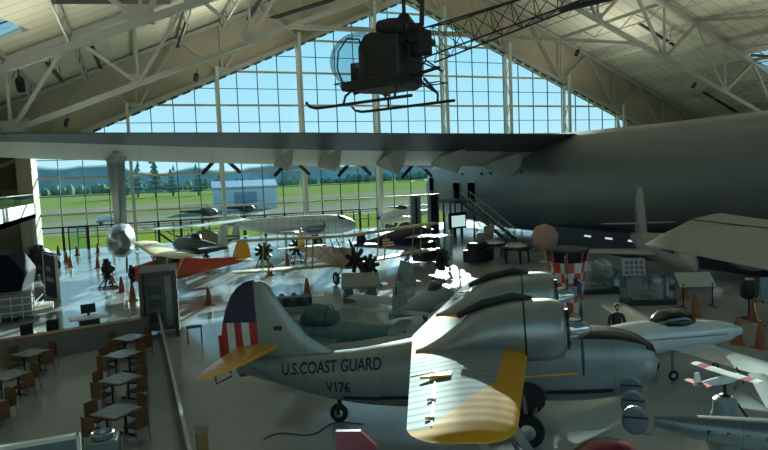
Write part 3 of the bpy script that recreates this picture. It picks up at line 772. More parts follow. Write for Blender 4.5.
# fin (silver) and striped rudder
def finring(z, xle, xte, t): 
    c = xle-xte
    return [V((xle-c*a, t*(b if i < 8 else b*1.0)*1.0, z)) for i, (a, b) in enumerate([(0,0),(.1,.7),(.3,1),(.7,1),(1,.7),(1,-.7),(.7,-1),(.3,-1),(.1,-.7)])]
fm = MB().loft([finring(z, xl, xt, .09*k) for z, xl, xt, k in ((2.3,-7.7,-10.55,.6),(2.65,-8.5,-10.55,1),(3.05,-9.1,-10.55,1),(3.6,-9.55,-10.55,1),(4.05,-9.85,-10.55,.9),(4.5,-10.1,-10.55,.8),(4.65,-10.3,-10.55,.5))])
fin = fm.build('fin', G_HULL, GX, True, angle=45)
MB().box(-10.05,-9.8,-.11,-.085,3.25,3.37).build('fin_plate', DKMETAL, fin)
prof = [(1.9,-11.35),(1.98,-11.5),(2.28,-11.68),(2.7,-11.72),(3.1,-11.7),(3.5,-11.62),(3.9,-11.48),(4.28,-11.28),(4.5,-11.08),(4.65,-10.82),(4.7,-10.6)]
def xte(z):
    for (z0, x0), (z1, x1) in zip(prof, prof[1:]):
        if z0 <= z <= z1: return x0+(x1-x0)*(z-z0)/(z1-z0)
    return prof[0][1] if z < prof[0][0] else -10.62
SM = [mat('rudder_red', '#96202c', .45), mat('rudder_white', '#b9bab2', .45), NAVY]
rd = MB(); NS = 5
zs = [1.93+.046*k for k in range(61)]
for zi in range(60):
    z0, z1 = zs[zi], zs[zi+1]
    if z0 >= 3.45:
        a = [V((-10.57,.07,z0)),V((-10.57,-.07,z0)),V((xte(z0),-.012,z0)),V((xte(z0),.012,z0))]; b = [V((-10.57,.07,z1)),V((-10.57,-.07,z1)),V((xte(z1),-.012,z1)),V((xte(z1),.012,z1))]
        rd.loft([a, b], True, 2)
    else:
        for k in range(NS):
            def P(z, t, sd): 
                X = -10.57+(-11.72+10.57)*t
                X = max(X, xte(z)); return V((X, sd*(.07-.055*t), z))
            t0, t1 = k/NS, (k+1)/NS
            if P(z0, t0, 1).x-P(z0, t1, 1).x < 1e-4: continue
            rd.loft([[P(z0,t0,1),P(z0,t0,-1),P(z0,t1,-1),P(z0,t1,1)],[P(z1,t0,1),P(z1,t0,-1),P(z1,t1,-1),P(z1,t1,1)]], True, (0,1,0,1,0)[k])
rd.build('rudder', SM, GX)
MB().box(-11.78,-11.7,-.05,.05,2.45,3.15).build('trim_tab', SM[0], GX)
MB().tube([(-11.5,-.02,1.95),(-11.95,-.1,1.75),(-12.0,-.1,2.25)], .03).build('tail_hook', DKMETAL, GX)
MB().tube([(-9.2,-.0,3.05),(-9.2,0,3.2)], .01).tube([(-4.0,0,3.0),(-4.05,0,3.7)], .02).build('antenna_mast', DKMETAL, GX)
GX.location.z = -.19+.0

# ------------------------------------------------------------------ bubble-canopy helicopter hanging at top centre
HX = thing('bubble_helicopter', 'dark bubble-canopy helicopter with lattice tail boom hanging from the roof', 'helicopter', (6.25, 15.3, 8.93), sc=.87)
OD = mat('olive_drab', '#171a14', .6, 0, .15); ODT = mat('dark_tube', '#24211d', .6)
def build_heli(t):
    # x forward, y left, z up; origin at cabin floor centre
    MB().ball((1.05,0,.7), (.92,.85,.86), 26, 18).build('bubble', BUBBLE, t, True)
    mb = MB().tube([(1.1,.62*math.sin(0)-.72,.0),(1.35,-.66,.45),(1.25,-.68,.95),(.85,-.72,1.25),(.35,-.75,1.15),(.15,-.76,.6),(.2,-.75,.05)], .028, 6)
    mb.tube([(1.1,.72,.0),(1.35,.66,.45),(1.25,.68,.95),(.85,.72,1.25),(.35,.75,1.15),(.15,.76,.6),(.2,.75,.05)], .028, 6)
    mb.build('door_frame', ODT, t)
    MB().loft([[V((x,-w,z0)),V((x,w,z0)),V((x,w*.9,z1)),V((x,-w*.9,z1))] for x, w, z0, z1 in ((1.7,.2,-.05,.08),(1.3,.55,-.22,.06),(.5,.75,-.3,.04),(-.6,.75,-.3,.04),(-1.0,.5,-.2,.0))]).build('floor', OD, t, bevel=.04)
    MB().box(.1,.6,-.62,.62,.04,.42).build('seat', BLACK, t, bevel=.05); MB().loft([[V((.15,-.62,.4)),V((.15,.62,.4)),V((.0,.62,.4)),V((.0,-.62,.4))],[V((-.05,-.6,1.2)),V((-.05,.6,1.2)),V((-.18,.6,1.2)),V((-.18,-.6,1.2))]]).build('backrest', OD, t, bevel=.05)
    MB().loft([[V((x,-w,z0)),V((x,w,z0)),V((x,w,z1)),V((x,-w,z1))] for x, w, z0, z1 in ((.5,.68,-.05,.95),(.2,.74,-.1,1.25),(0,.74,-.1,1.3),(-.35,.74,-.05,1.25),(-.95,.6,.0,1.15))]).build('cabin_rear', OD, t, bevel=.08)
    MB().box(.95,1.25,-.2,.2,.05,.65).build('instrument_panel', BLACK, t, bevel=.04)
    MB().tube([(.75,.3,.1),(.85,.3,.55)], .025).tube([(.75,-.3,.1),(.85,-.3,.55)], .025).build('control_stick', BLACK, t)
    for s in (-1, 1):
        m = MB()
        for yy in (.85,1.3): m.tube([(.9,s*yy,-.12),(-1.3,s*yy,-.12)], .02, 5)
        for k in range(6): m.tube([(.9-.44*k,s*.85,-.12),(.9-.44*k,s*1.3,-.12)], .015, 5)
        m.build('cargo_rack', ODT, t)
    for s in (-1, 1):
        MB().lathe([(.05,-.42),(.22,-.38),(.25,0),(.22,.38),(.05,.42)], (-.6,s*.45,1.38), (1,0,.08), 14).build('fuel_tank', OD, t, True)
    MB().box(-1.5,-.5,-.3,.3,.55,1.25).lathe([(.3,0),(.36,.2),(.22,.4),(.12,.55)], (-.75,0,1.25), n=14).build('engine', DKMETAL, t, bevel=.04)
    for s in (-1, 1):
        for k in range(3): MB().tube([(-.75-.3*k,s*.3,.95),(-.75-.3*k,s*.55,.95)], [.13,.1], 8).build('cylinder', DKMETAL, t)
    MB().tube([(-.75,0,1.5),(-.75,0,2.45)], .055).build('mast', ODT, t)
    hb = MB().box(-.95,-.55,-.12,.12,2.4,2.55).tube([(-1.5,0,2.35),(0,0,2.35)], .04); hb.tube([(-.75,-.75,2.3),(-.75,.75,2.3)], .03).ball((-.75,-.8,2.3), .09, 8, 6).ball((-.75,.8,2.3), .09, 8, 6).build('rotor_head', DKMETAL, t)
    MB().tube([(-1.5,.2,1.3),(-1.55,.2,2.0),(-1.75,.2,2.15)], .07).build('exhaust_stack', DKMETAL, t)
    # rotor blades fore and aft
    MB().loft([[V((-.6,-.14,2.76)),V((-.6,.14,2.76)),V((-.6,.14,2.8)),V((-.6,-.14,2.8))],[V((4.9,-.14,2.7)),V((4.9,.14,2.7)),V((4.9,.14,2.73)),V((4.9,-.14,2.73))]]).build('rotor_blade', OD, t)
    # lattice boom
    A = [V((-1.5,-.36,.35)),V((-1.5,.36,.35)),V((-1.1,0,1.25))]; B = [V((-7.2,-.12,1.25)),V((-7.2,.12,1.25)),V((-7.2,0,1.65))]
    mb = MB(); n = 10
    for a, b in zip(A, B): mb.tube([a, b], .024, 6)
    for k in range(n):
        t0, t1 = k/n, (k+1)/n
        P0 = [a.lerp(b, t0) for a, b in zip(A, B)]; P1 = [a.lerp(b, t1) for a, b in zip(A, B)]
        for i in range(3):
            mb.tube([P1[i], P1[(i+1) % 3]], .012, 5); mb.tube([P0[i], P1[(i+1) % 3]], .012, 5)
    mb.build('tail_boom', ODT, t)
    MB().tube([(-1.0,0,1.3),(-2.2,0,1.25),(-7.0,0,1.68)], .022, 6).build('drive_shaft', ODT, t)
    MB().tube([(-.6,-.4,.0),(-1.2,-.38,.45),(-1.0,-.3,1.3)], .03, 6).tube([(-.6,.4,.0),(-1.2,.38,.45),(-1.0,.3,1.3)], .03, 6).tube([(-1.2,-.38,.45),(-2.0,0,.0),(-1.2,.38,.45)], .025, 6).build('engine_mount', ODT, t)
    for s in (-1, 1):
        y = s*1.05
        sk = MB().tube([(2.35,y,-.48),(2.2,y,-.62),(1.95,y,-.69),(1.6,y,-.7),(-1.7,y,-.7)], .045, 8).build('skid', ODT, t)
        MB().tube([(.8,y,-.7),(.75,y*.95,-.45),(.7,s*.6,-.18)], .038, 7).build('skid_strut', ODT, sk); MB().tube([(-1.1,y,-.7),(-1.15,y*.95,-.45),(-1.1,s*.4,-.05)], .038, 7).build('skid_strut', ODT, sk)
    MB().tube([(.7,-1,-.3),(.7,0,-.2),(.7,1,-.3)], .04).tube([(-1.1,-1,-.4),(-1.1,0,-.1),(-1.1,1,-.4)], .04).build('cross_tube', ODT, t)
    MB().bar((1.3,0,-.25),(-1.9,0,.12),.08).tube([(-.75,0,2.8),(-.75,0,9)], .012, 5).build('hanging_cable', DKMETAL, t)
build_heli(HX)
HX.rotation_euler = (R(0), R(0), R(119)); 
# ------------------------------------------------------------------ generic small aircraft (x forward, y left, z up)
def small_plane(name, label, loc, rz, fus, col, wings=(), tail=None, fin=None, engine=None, canopy=None, gear=None, wcol=None, tcol=None, group=None, cat='airplane', sc=1., pitch=0., roll=0., extra=None, fcol=None):
    t = thing(name, label, cat, loc, 0, group, (roll, pitch, rz), sc)
    mb = MB(); fuselage(mb, fus, 20); body = mb.build('fuselage', col, t, True, angle=50)
    for (x, y, z, c, x2, y2, z2, c2) in wings:
        for s in (-1, 1):
            m = MB(); st = [((x, 0, z), c)]
            n = 6
            for k in range(1, n+1):
                q = k/n; st.append(((x+(x2-x)*q, s*(y+(y2-y)*q), z+(z2-z)*q), c+(c2-c)*q))
            st.append(((x2-c2*.25, s*(y2+.12*c2), z2), c2*.5))
            wing(m, st, .11).build('wing', wcol or col, t, True, angle=50)
    if tail:
        x, z, span, c = tail
        for s in (-1, 1):
            wing(MB(), [((x, 0, z), c), ((x-.15*c, s*span*.8, z), c*.8), ((x-.4*c, s*span, z), c*.35)], .08).build('stabiliser', tcol or wcol or col, t, True)
    if fin:
        x, z, h, c = fin
        m = MB(); rings = []
        for q, k, dx in ((0,1,0),(.4,.85,-.2),(.75,.65,-.42),(.93,.42,-.6),(1,.15,-.8)):
            rings.append([V((x+dx*c*.6-c*k*a, .06*c*b*(1 if b > 0 else 2), z+h*q)) for a, b in AF])
        m.loft(rings).build('fin', fcol or tcol or col, t, True)
    if engine:
        ex, ez, er, kind = engine[:4]
        if kind == 'radial':
            e_ = MB().lathe([(.02,.2),(er*.35,.15),(er*.4,-.25)], (ex, 0, ez), (1,0,0), 14).build('engine', DKMETAL, t, True)
            for k in range(7):
                a = k*2*PI/7; MB().tube([(ex, er*.3*math.cos(a), ez+er*.3*math.sin(a)), (ex, er*math.cos(a), ez+er*math.sin(a))], er*.17, 7).build('cylinder', BLACK, e_)
        else:
            e_ = MB().lathe([(er*.9,-.1),(er*.7,.1),(.02,.3)], (ex, 0, ez), (1,0,0), 14).build('spinner', DKMETAL, t, True)
        m = MB()
        for a in (R(engine[4]), R(engine[4]+180)): blade(m, (ex+.25, 0, ez), a, engine[5], .2)
        m.build('propeller', mat('prop_wood', '#4a2f1c', .4), t)
    if canopy:
        x0, x1, z, h, w_ = canopy
        m = MB(); m.loft([fring(x0+(x1-x0)*q, z-h*.3, z+h*k, max(.02, w_*k), 2.2, 16) for q, k in ((0,.05),(.15,.6),(.4,1),(.7,.9),(1,.1))]).build('canopy', GLASSD, t, True)
    if gear:
        for (x, y, r, z) in gear:
            g = wheel('wheel', t, (x, y, r), r, r*.35)
            MB().tube([(x, y*.95, r), (x+.1, y*.55, z)], .045).build('gear_leg', STEELD, g)
    if extra: extra(t, body)
    return t
def radial_fus(L, r, z0, zt): return [(0,z0-r*.8,z0+r*.8,r*.8,2.2),(-.1*L,z0-r,z0+r*1.05,r,2.2),(-.3*L,z0-r,z0+r*1.1,r,2.3),(-.6*L,z0-r*.5+.1,z0+r*.8,r*.65,2.2),(-.9*L,zt-.05,zt+r*.55,r*.2,2),(-L,zt+.1,zt+r*.5,.04,2)]
ORG = mat('orange_red_fabric', '#a8381a', .5, 0, .12)
CREAM = mat('cream_wing', '#d5cca2', .5, 0, .1)
SILW = banded('white_ribbed_wing', 1, .5, '#c9cfcc', '#a3aaa8', .06, .4, .1)
KHAKI = mat('khaki_edge', '#9a8a50', .55, 0, .15)

# orange high-wing airplane at left
def ex1(t, b):
    for s in (-1, 1):
        MB().bar((-1.6,s*.45,.75),(-1.4,s*2.6,2.35),.04,.08).bar((-2.2,s*.45,.75),(-2.3,s*2.6,2.35),.04,.08).build('wing_strut', CREAM, t)
    MB().box(-2.5,-1.2,-.5,.5,1.75,2.2).build('cabin_window', GLASSD, b)
small_plane('high_wing_airplane', 'orange-red high-wing airplane with cream wing and black radial engine, at left', (-.3,39.8,0), R(190),
    [(0,.8,1.7,.4),(-.9,.6,1.9,.5),(-2.4,.65,2.1,.5,2.8),(-3.8,.85,1.8,.35),(-6.3,1.2,1.65,.12),(-7,1.3,1.6,.03)], ORG, [(-.9,.0,2.35,1.7,-1.0,5.6,2.6,1.5)], (-6.1,1.5,1.5,.95), (-5.9,1.4,1.3,1.3), ('x' and .15,1.25,.55,'radial',70,1.25), None, [(-1.1,1.0,.36,.9),(-1.1,-1.0,.36,.9)], CREAM, CREAM, extra=ex1, fcol=YELLOW)
# dark green fighter with silver tail behind the orange one
small_plane('fighter_airplane', 'dark green fighter with a pale fin parked behind the orange-red airplane', (2.9,53.2,0), R(110),
    [(0,1.3,1.9,.25),(-.8,1.1,2.2,.45),(-2.8,.9,2.3,.55),(-4.6,1.1,2.2,.45),(-7.2,1.5,2.,.2),(-8.6,1.7,1.9,.05)], mat('dark_green', '#26332e', .5), [(-2.2,0,1.2,2.4,-2.5,4.2,1.6,1.4)], (-7.4,1.9,1.9,1.1), (-7.2,1.9,1.5,1.5), (.1,1.6,.3,'inline',40,1.6), (-2.6,-4.6,2.1,.6,.4), [(-1.9,1.6,.4,1.2),(-1.9,-1.6,.4,1.2)], SILW, SILV, fcol=SILV)
# silver airliner far back
def ex2(t, b):
    for s in (-1, 1):
        n = MB().lathe([(.5,.9),(.62,.75),(.66,.2),(.55,-.8),(.2,-2.)], (-5.2,s*2.9,2.1), (1,0,0), 16).build('engine_nacelle', ALU, t, True)
        m = MB()
        for k in range(3): blade(m, (-4.2,s*2.9,2.1), R(30+k*120), 1.6, .22)
        m.build('propeller', BLACK, n)
    for k in range(0): MB().box(-9.6+k*.95,-9.2+k*.95,-1.27,-1.2,2.7,3.0).build('window', BLACK, b)
    MB().loft([fring(-1.35,2.75,3.15,.75,3,12),fring(-2.2,2.85,3.6,1.0,3,12)]).build('windscreen', GLASSD, b)
small_plane('airliner', 'long silver propeller airliner parked along the glass wall, far back', (20.3,59.2,0), R(-11),
    [(0,1.8,2.5,.15),(-.6,1.4,2.9,.65),(-1.8,1.15,3.4,1.05),(-4,1.1,3.6,1.25),(-9,1.3,3.6,1.22),(-12.5,1.9,3.5,.8),(-15.5,2.6,3.3,.25),(-16.3,2.8,3.1,.05)], banded('airliner_skin', 0, .9, '#cdd3d0', '#8f9896', .05, .35, .3), [(-4.6,0,1.7,4,-6.0,3,1.75,3.4),(-6.0,3,1.75,3.4,-8.4,10,2.5,1.4)], (-14.2,3.1,3.6,1.7), (-13.6,3.2,.9,2.0), None, None, [(-5,2.8,.55,1.6),(-5,-2.8,.55,1.6)], SILW, SILW, extra=ex2, sc=.79)
# white-winged glider-like plane at left by the float
def ex2b(t, b):
    for s in (-1, 1): MB().bar((-1.6,s*.4,.9),(-1.4,s*3.2,2.5),.05,.1).build('wing_strut', SILV, t)
small_plane('white_wing_airplane', 'airplane with long straight white wing behind the green fighter, near the glass', (4.3,59.0,0), R(121),
    [(0,1.0,1.9,.4),(-1,.8,2.1,.5),(-2.6,.9,2.4,.5),(-4.4,1.1,2.0,.35),(-7,1.6,2.,.06)], mat('tan_body', '#8f8466', .6), [(-.8,0,2.65,1.8,-.8,5.2,2.8,1.7)], (-6.2,1.8,1.6,1), (-6,1.8,1.2,1.1), ('x' and .1,1.45,.5,'radial',20,1.2), None, [(-1.1,1.1,.38,.9),(-1.1,-1.1,.38,.9)], SILW, SILW, extra=ex2b)
# big two-bay biplane facing the camera
def bip(t, b):
    for z, x0, c, nm in ((2.85,-.35,1.55,'upper_wing'),(1.05,-.75,1.55,'lower_wing')):
        for s in (-1, 1):
            m = MB(); wing(m, [((x0, 0, z), c)]+[((x0-.0, s*6.7*k/6, z+.05*k), c) for k in range(1, 7)]+[((x0-.35, s*6.95, z+.3), c*.5)], .09)
            for i, f in enumerate(m.f):
                cx = sum(m.v[j].x for j in f)/len(f)
                if cx > x0-.28 : m.mi[i] = 1
            m.build(nm, [SILW, KHAKI], t, True)
    for s in (-1, 1):
        for y in (2.5, 5.2):
            m = MB()
            for dx in (-.25,-1.15): m.bar((dx-.35,s*y,1.15),(dx,s*y,2.9),.04,.08)
            m.build('interplane_strut', KHAKI, t)
        MB().tube([(-.5,s*.4,1.7),(-.5,s*.9,2.85)], .03).build('cabane_strut', DKMETAL, t); MB().tube([(-1.5,s*.4,1.7),(-1.4,s*.9,2.85)], .03).build('cabane_strut', DKMETAL, t)
        for y0, y1 in ((.5,2.5),(2.5,5.2)): MB().tube([(-.9,s*y0,1.2),(-.7,s*y1,2.9)], .012, 4).tube([(-.9,s*y1,1.2),(-.7,s*y0,2.85)], .012, 4).build('bracing_wire', DKMETAL, t)
    MB().tube([(-.6,-.95,.4),(-.6,.95,.4)], .04).build('axle', DKMETAL, t)
    MB().lathe([(.22,.02),(.22,0)], (-1.9,0,2.0), (0,0,1), 12).build('cockpit', BLACK, b)
small_plane('biplane', 'large biplane with khaki wing edges and dark radial engine, facing the camera mid-hall', (12.0,35.6,0), R(-80),
    [(0,.95,2.0,.45),(-.7,.85,2.1,.5,3),(-2.5,.85,2.1,.5,3.5),(-4.5,1.05,1.95,.4,3.5),(-7.5,1.4,1.75,.15,3),(-8.2,1.5,1.7,.03)], mat('pinkish_white', '#b39a86', .5, 0, .2), (), (-7,1.7,1.8,1.1), (-7,1.7,1.3,1.2), ('x' and .2,1.5,.75,'radial',112,1.45), None, [(-.6,.95,.4,1.0),(-.6,-.95,.4,1.0)], CREAM, CREAM, extra=bip, fcol=YELLOW)
# navy plane with flag patch
def ex3(t, b):
    fl_ = MB()
    for k in range(7): fl_.cur = k % 2; fl_.box(-7.0,-5.6,-.62,-.54,1.55+k*.13,1.68+k*.13)
    fl_.build('flag', [RED, WHITE, NAVY], b); MB().box(-6.2,-5.6,-.65,-.62,2.07,2.46).build('flag_canton', NAVY, b)
small_plane('navy_airplane', 'dark navy airplane with a flag patch on its side, parked behind the biplane', (21.5,44.6,0), R(20),
    [(0,1.6,2.4,.3),(-.8,1.0,3.0,.7),(-3,.9,3.3,.8),(-5.5,1.2,2.9,.65),(-8.5,1.7,2.4,.3),(-10,1.9,2.2,.06)], mat('deep_navy', '#121a34', .4, 0, .1, coat=.4), [(-2.0,0,2.2,2.4,-2.8,5.4,2.6,1.6)], (-8.6,2.2,2.2,1.3), (-8.4,2.2,1.1,1.3), ('x' and .1,2.0,.7,'radial',45,1.6), (-2.4,-4.6,3.2,.5,.4), [(-1.9,1.5,.42,1.5),(-1.9,-1.5,.42,1.5)], mat('sky_white_wing', '#c4ccd0', .35), NAVY, extra=ex3, sc=.78)
# far plane with pink-grey wing near the hull nose
small_plane('trainer_airplane', 'small pale airplane with a pinkish wing at the far right end of the glass', (26.5,68.6,0), R(170),
    [(0,1.2,1.9,.3),(-.8,.9,2.2,.5),(-2.6,.9,2.6,.55),(-5,1.4,2.2,.3),(-7,1.8,2.1,.05)], WHITE, [(-1.2,0,1.3,1.7,-1.4,4.4,1.8,1.3)], (-6.2,1.9,1.5,.9), (-6,1.9,1.5,1.2), ('x' and .1,1.5,.3,'inline',30,1.0), (-1.8,-3.6,2.3,.6,.4), [(-1.2,1.2,.35,1),(-1.2,-1.2,.35,1)], mat('pinkish_wing', '#a98d84', .5), WHITE)
# grey tail airplane beyond the amphibian's wing
GREYP = mat('grey_paint', '#7d8888', .4, .1, .1)
def ex4(t, b): MB().box(-5.35,-5.25,-.06,-.045,2.0,2.3).build('tail_mark', BLACK, b)
small_plane('grey_jet', 'small grey airplane seen tail-first beyond the amphibian wing', (12.9,25.0,0), R(40),
    [(0,.9,1.3,.2),(-1,.7,1.6,.4),(-3,.75,1.6,.42),(-4.6,1.0,1.5,.2),(-5.8,1.15,1.4,.05)], GREYP, [(-1.6,0,1.0,1.5,-2.0,3.6,1.2,1.)], (-4.9,1.35,1.4,.7), (-4.2,1.3,1.15,1.4), None, (-1,-2.4,1.6,.35,.3), [(-1,.8,.25,.8),(-1,-.8,.25,.8)], extra=ex4)
# teal airplane with covered canopy behind the tail
TEAL = mat('teal_cover', '#2f4f4e', .55, 0, .15); TEALW = mat('teal_wing', '#4e6a6c', .5, 0, .12)
def ex5(t, b):
    m = MB(); m.loft([fring(-1.2-1.9*q, 1.35, 1.45+.95*k, .1+.62*k, 2.2, 18) for q, k in ((0,.1),(.12,.65),(.35,1),(.65,.92),(.9,.6),(1,.15))]).build('canopy_cover', TEAL, t, True)
    for q in (.25,.5,.75): MB().tube([V((-1.2-1.9*q, .72*math.cos(a), 1.45+.93*math.sin(a))) for a in [PI*k/10 for k in range(11)]], .02, 5).build('strap', DKMETAL, t)
small_plane('covered_airplane', 'low-wing airplane with its canopy under a dark teal cover, behind the striped tail', (4.5,22.8,0), R(145),
    [(0,1.0,1.5,.2),(-.7,.75,1.7,.45),(-2.2,.65,1.75,.55),(-4,.8,1.6,.4),(-6,1.15,1.45,.06)], TEALW, [(-1.6,0,.95,1.7,-1.8,4.6,1.25,1.1)], (-5.3,1.4,1.4,.8), None, None, None, [(-1.3,1.1,.3,.8),(-1.3,-1.1,.3,.8)], TEALW, extra=ex5, sc=.82)
# jet at the right with white fin
JET = mat('jet_white', '#8f948e', .45, .1, .08)
def ex6(t, b):
    for s in (-1, 1):
        m = MB(); fuselage(m, [(-1.2,.95,1.15,.03),(-2.2,.75,1.4,.28),(-4.2,.75,1.4,.28),(-5.2,1,1.15,.03)], 14, y0=s*3.6); m.build('drop_tank', ALU, t, True)
    MB().box(-9.7,-9.3,-.13,-.1,2.9,3.5).build('tail_number', STEELD, b); MB().box(-2.9,-1.2,-.68,-.6,1.9,2.15).build('nose_marking', DKMETAL, b)
small_plane('jet_fighter', 'pale straight-wing jet fighter with tall pointed fin, parked before the giant hull', (25.3,22.9,0), R(-118),
    [(0,1.2,1.5,.1),(-.6,1.0,1.9,.4),(-2.,.85,2.4,.65),(-4.5,.85,2.6,.75),(-7,1.0,2.4,.65),(-9,1.2,2.3,.45),(-10.5,1.5,2.1,.25)], JET, [(-3.6,0,1.5,2.8,-4.2,5.2,1.7,1.7)], (-8.8,2.8,2.3,1.3), (-7.7,2.2,2.9,2.6), None, (-2.0,-4.2,2.35,.5,.42), [(-1.5,0,.3,1.2),(-5.4,1.7,.42,1.4),(-5.4,-1.7,.42,1.4)], extra=ex6)
# white canard-like sport plane right of the amphibian
WHP = mat('gloss_white', '#b9c0bf', .2, 0, .05, coat=.6)
def ex7(t, b):
    MB().box(-4.6,-.9,-.585,-.57,1.3,1.325).build('stripe', STEELD, b)
small_plane('sport_airplane', 'glossy white low-wing sport airplane with smoked canopy, right of the amphibian nose', (17.3,13.9,0), R(-14),
    [(0,1.1,1.35,.05),(-.5,.95,1.55,.28),(-1.8,.75,1.7,.5),(-3.4,.7,1.75,.56),(-4.6,.8,1.6,.4),(-6.2,1.05,1.4,.12),(-6.9,1.1,1.3,.04)], WHP, [(-1.3,0,.95,1.45,-1.4,4.6,1.25,.95)], (-6.1,1.25,.9,.6), None, None, (-1.5,-3.2,1.6,.5,.46), [(-.9,0,.13,.9),(-2.6,.5,.16,.9),(-2.6,-.5,.16,.9)], extra=ex7)
# large silver wing reaching in from the right
BW = banded('big_wing_skin', 0, 3.0, '#7e8684', '#1f2626', .012, .42, .3, nscale=.8)
t = thing('airplane_wing', 'broad dull silver airplane wing with rounded tip reaching in from the right edge', 'airplane wing', (7.5, 5.5, 5.2), R(-16.3), None)
m = MB()
wing(m, [((3.7,6.6,.06),.4,.1),((3.55,5.9,.05),1.1,.08),((3.3,4.6,.03),1.95,.09),((3.15,3.44,.02),2.8,.1),((3.05,2.33,.0),3.6,.1),((2.95,-.3,-.02),3.37,.11),((2.9,-3,-.02),3.35,.11)], .12).build('wing_panel', mat('big_wing_metal', '#848c89', .42, .35, .1, 1.2), t, True, angle=50)
MB().bar((1.5,4.6,.18),(1.0,-3,.26),.03,.02).build('flap_gap', BLACK, t)
MB().tube([(1,-3,.1),(1,-3,14)], .02, 5).build('hanging_cable', DKMETAL, t); MB().tube([(-1,-3.8,.1),(-1,-3.8,16)], .02, 5).build('hanging_cable', DKMETAL, t)
# maroon airplane below the frame
def ex8(t, b): MB().bar((-6.25,-.03,2.52),(-5.5,-.03,2.56),.02,.03).build('fin_stripe', WHITE, t)
small_plane('maroon_airplane', 'glossy maroon airplane whose fin and nose just rise into the bottom of the view', (7.15,6.9,0), R(-25.5),
    [(0,1.0,1.5,.25),(-.3,.8,2.1,.42),(-.7,.7,2.4,.5),(-1.2,.7,2.38,.5),(-1.7,.7,1.9,.45),(-3,.8,1.6,.35),(-5.2,1.1,1.4,.1)], MAROON, [(-.9,0,1.0,1.0,-1.0,1.6,1.1,.8)], (-4.9,1.3,.6,.4), None, ('x' and .1,1.2,.25,'inline',0,.6), None, [(-.8,.6,.2,.7),(-.8,-.6,.2,.7)], extra=lambda t, b: MB().prism([(-5.0,-.04,1.25),(-5.0,-.04,2.62),(-4.62,-.04,2.62),(-4.38,-.04,2.38),(-4.25,-.04,1.25)], (0,.08,0)).build('fin', MAROON, t) and MB().bar((-.35,-.3,2.2),(-1.15,-.36,2.3),.02,.03).build('fuselage_stripe', WHITE, b))
# triple-finned airliner model, bottom right
def tri(t):
    m = MB(); fuselage(m, [(3.6,-.12,.12,.1),(3.2,-.25,.25,.25),(1.5,-.33,.33,.32),(0,-.3,.32,.32),(-1.5,-.15,.28,.2),(-2.35,.03,.22,.07),(-2.55,.1,.2,.03)], 20); b = m.build('fuselage', banded('model_silver', 0, .6, '#727b7a', '#5c6463', .03, .35, .5), t, True)
    for k in range(10): MB().box(-1.2+k*.33,-1.11+k*.33,-.335+.012*max(0,4-k)*2.2,-.2,.02,.1).build('window', BLACK, b)
    for s in (-1, 1): wing(MB(), [((1.4,0,-.15),1.2),((1.1,s*1.2,-.1),.9),((.6,s*3.6,.1),.4)], .12).build('wing', ALUD, t, True)
    wing(MB(), [((-2.2,-.95,.2),.4),((-2.15,-.5,.2),.5),((-2.1,0,.2),.55),((-2.15,.5,.2),.5),((-2.2,.95,.2),.4)], .1).build('stabiliser', ALUD, t, True)
    for y in (-.92,0,.92):
        m = MB(); n = 18; R0 = (.24,.28) 
        rings = [[V((-2.52+R0[0]*k*math.cos(2*PI*i/n), y+d, .45+R0[1]*k*math.sin(2*PI*i/n))) for i in range(n)] for d, k in ((-.04,.8),(-.025,1),(.025,1),(.04,.8))]
        f_ = m.loft(rings).build('fin', mat('fin_grey', '#6e797b', .4, .3), t)
        MB().box(-2.73,-2.3,y-.05,y+.05,.5,.53).build('fin_band', DKMETAL, f_)
    MB().tube([(0,0,-.3),(0,0,-1.55)], .06).lathe([(.4,-1.6),(.4,-1.5),(.08,-1.4)], n=16).build('stand', BLACK, t)
t = thing('triple_tail_model', 'large silver model airliner with three rounded fins on a stand, bottom right', 'model airplane', (11.0,8.1,1.25), R(-41)); tri(t)
# red and white model on a white pedestal
t = thing('model_airplane', 'red and white high-wing model airplane on a black post', 'model airplane', (12.3,10.3,1.53), R(2))
m = MB(); fuselage(m, [(.45,-.08,.06,.05),(.2,-.12,.1,.08),(-.3,-.1,.08,.07),(-1.,.0,.05,.02)], 12); m.build('fuselage', WHITE, t, True)
m = MB()
for s in (-1, 1):
    wing(m, [((.18,0,.13),.3),((.18,s*.45,.14),.3)], .12, mi=0); wing(m, [((.18,s*.45,.14),.3),((.18,s*.68,.15),.3)], .12, mi=1); wing(m, [((.18,s*.68,.15),.3),((.14,s*.85,.155),.24)], .12, mi=0)
m.build('wing', [WHITE, RED], t)
m = MB(); wing(m, [((-.75,-.3,.05),.2),((-.75,0,.05),.22),((-.75,.3,.05),.2)], .1); m.build('stabiliser', mat('model_red', '#b5543c', .5), t); m = MB().loft([[V((-.75,.01,.04)),V((-.98,.01,.04)),V((-.98,-.01,.04)),V((-.75,-.01,.04))],[V((-.85,.01,.3)),V((-.98,.01,.3)),V((-.98,-.01,.3)),V((-.85,-.01,.3))]]).build('fin', WHITE, t)
m = MB(); blade(m, (.5,0,0), R(60), .2, .04); blade(m, (.5,0,0), R(240), .2, .04); m.build('propeller', BLACK, t)
MB().tube([(0,0,-.1),(0,0,-.38)], .04).lathe([(.12,-.40),(.12,-.37),(.04,-.34)], n=12).build('stand', BLACK, t)
for y_ in (-.15,.15): wheel('wheel', t, (.15,y_,-.2), .05, .03)
t = thing('display_pedestal', 'pale rounded pedestal under the red and white model airplane', 'pedestal', (12.3,10.3,0))
MB().lathe([(.36,0),(.34,.1),(.3,.7),(.27,.75),(.25,1.05),(.16,1.12),(.02,1.12)], n=22).build('body', mat('pale_pedestal', '#8f9c9b', .4), t, True); MB().bar((.38,0,.9),(.95,-.2,0),.04).build('cord', BLACK, t)

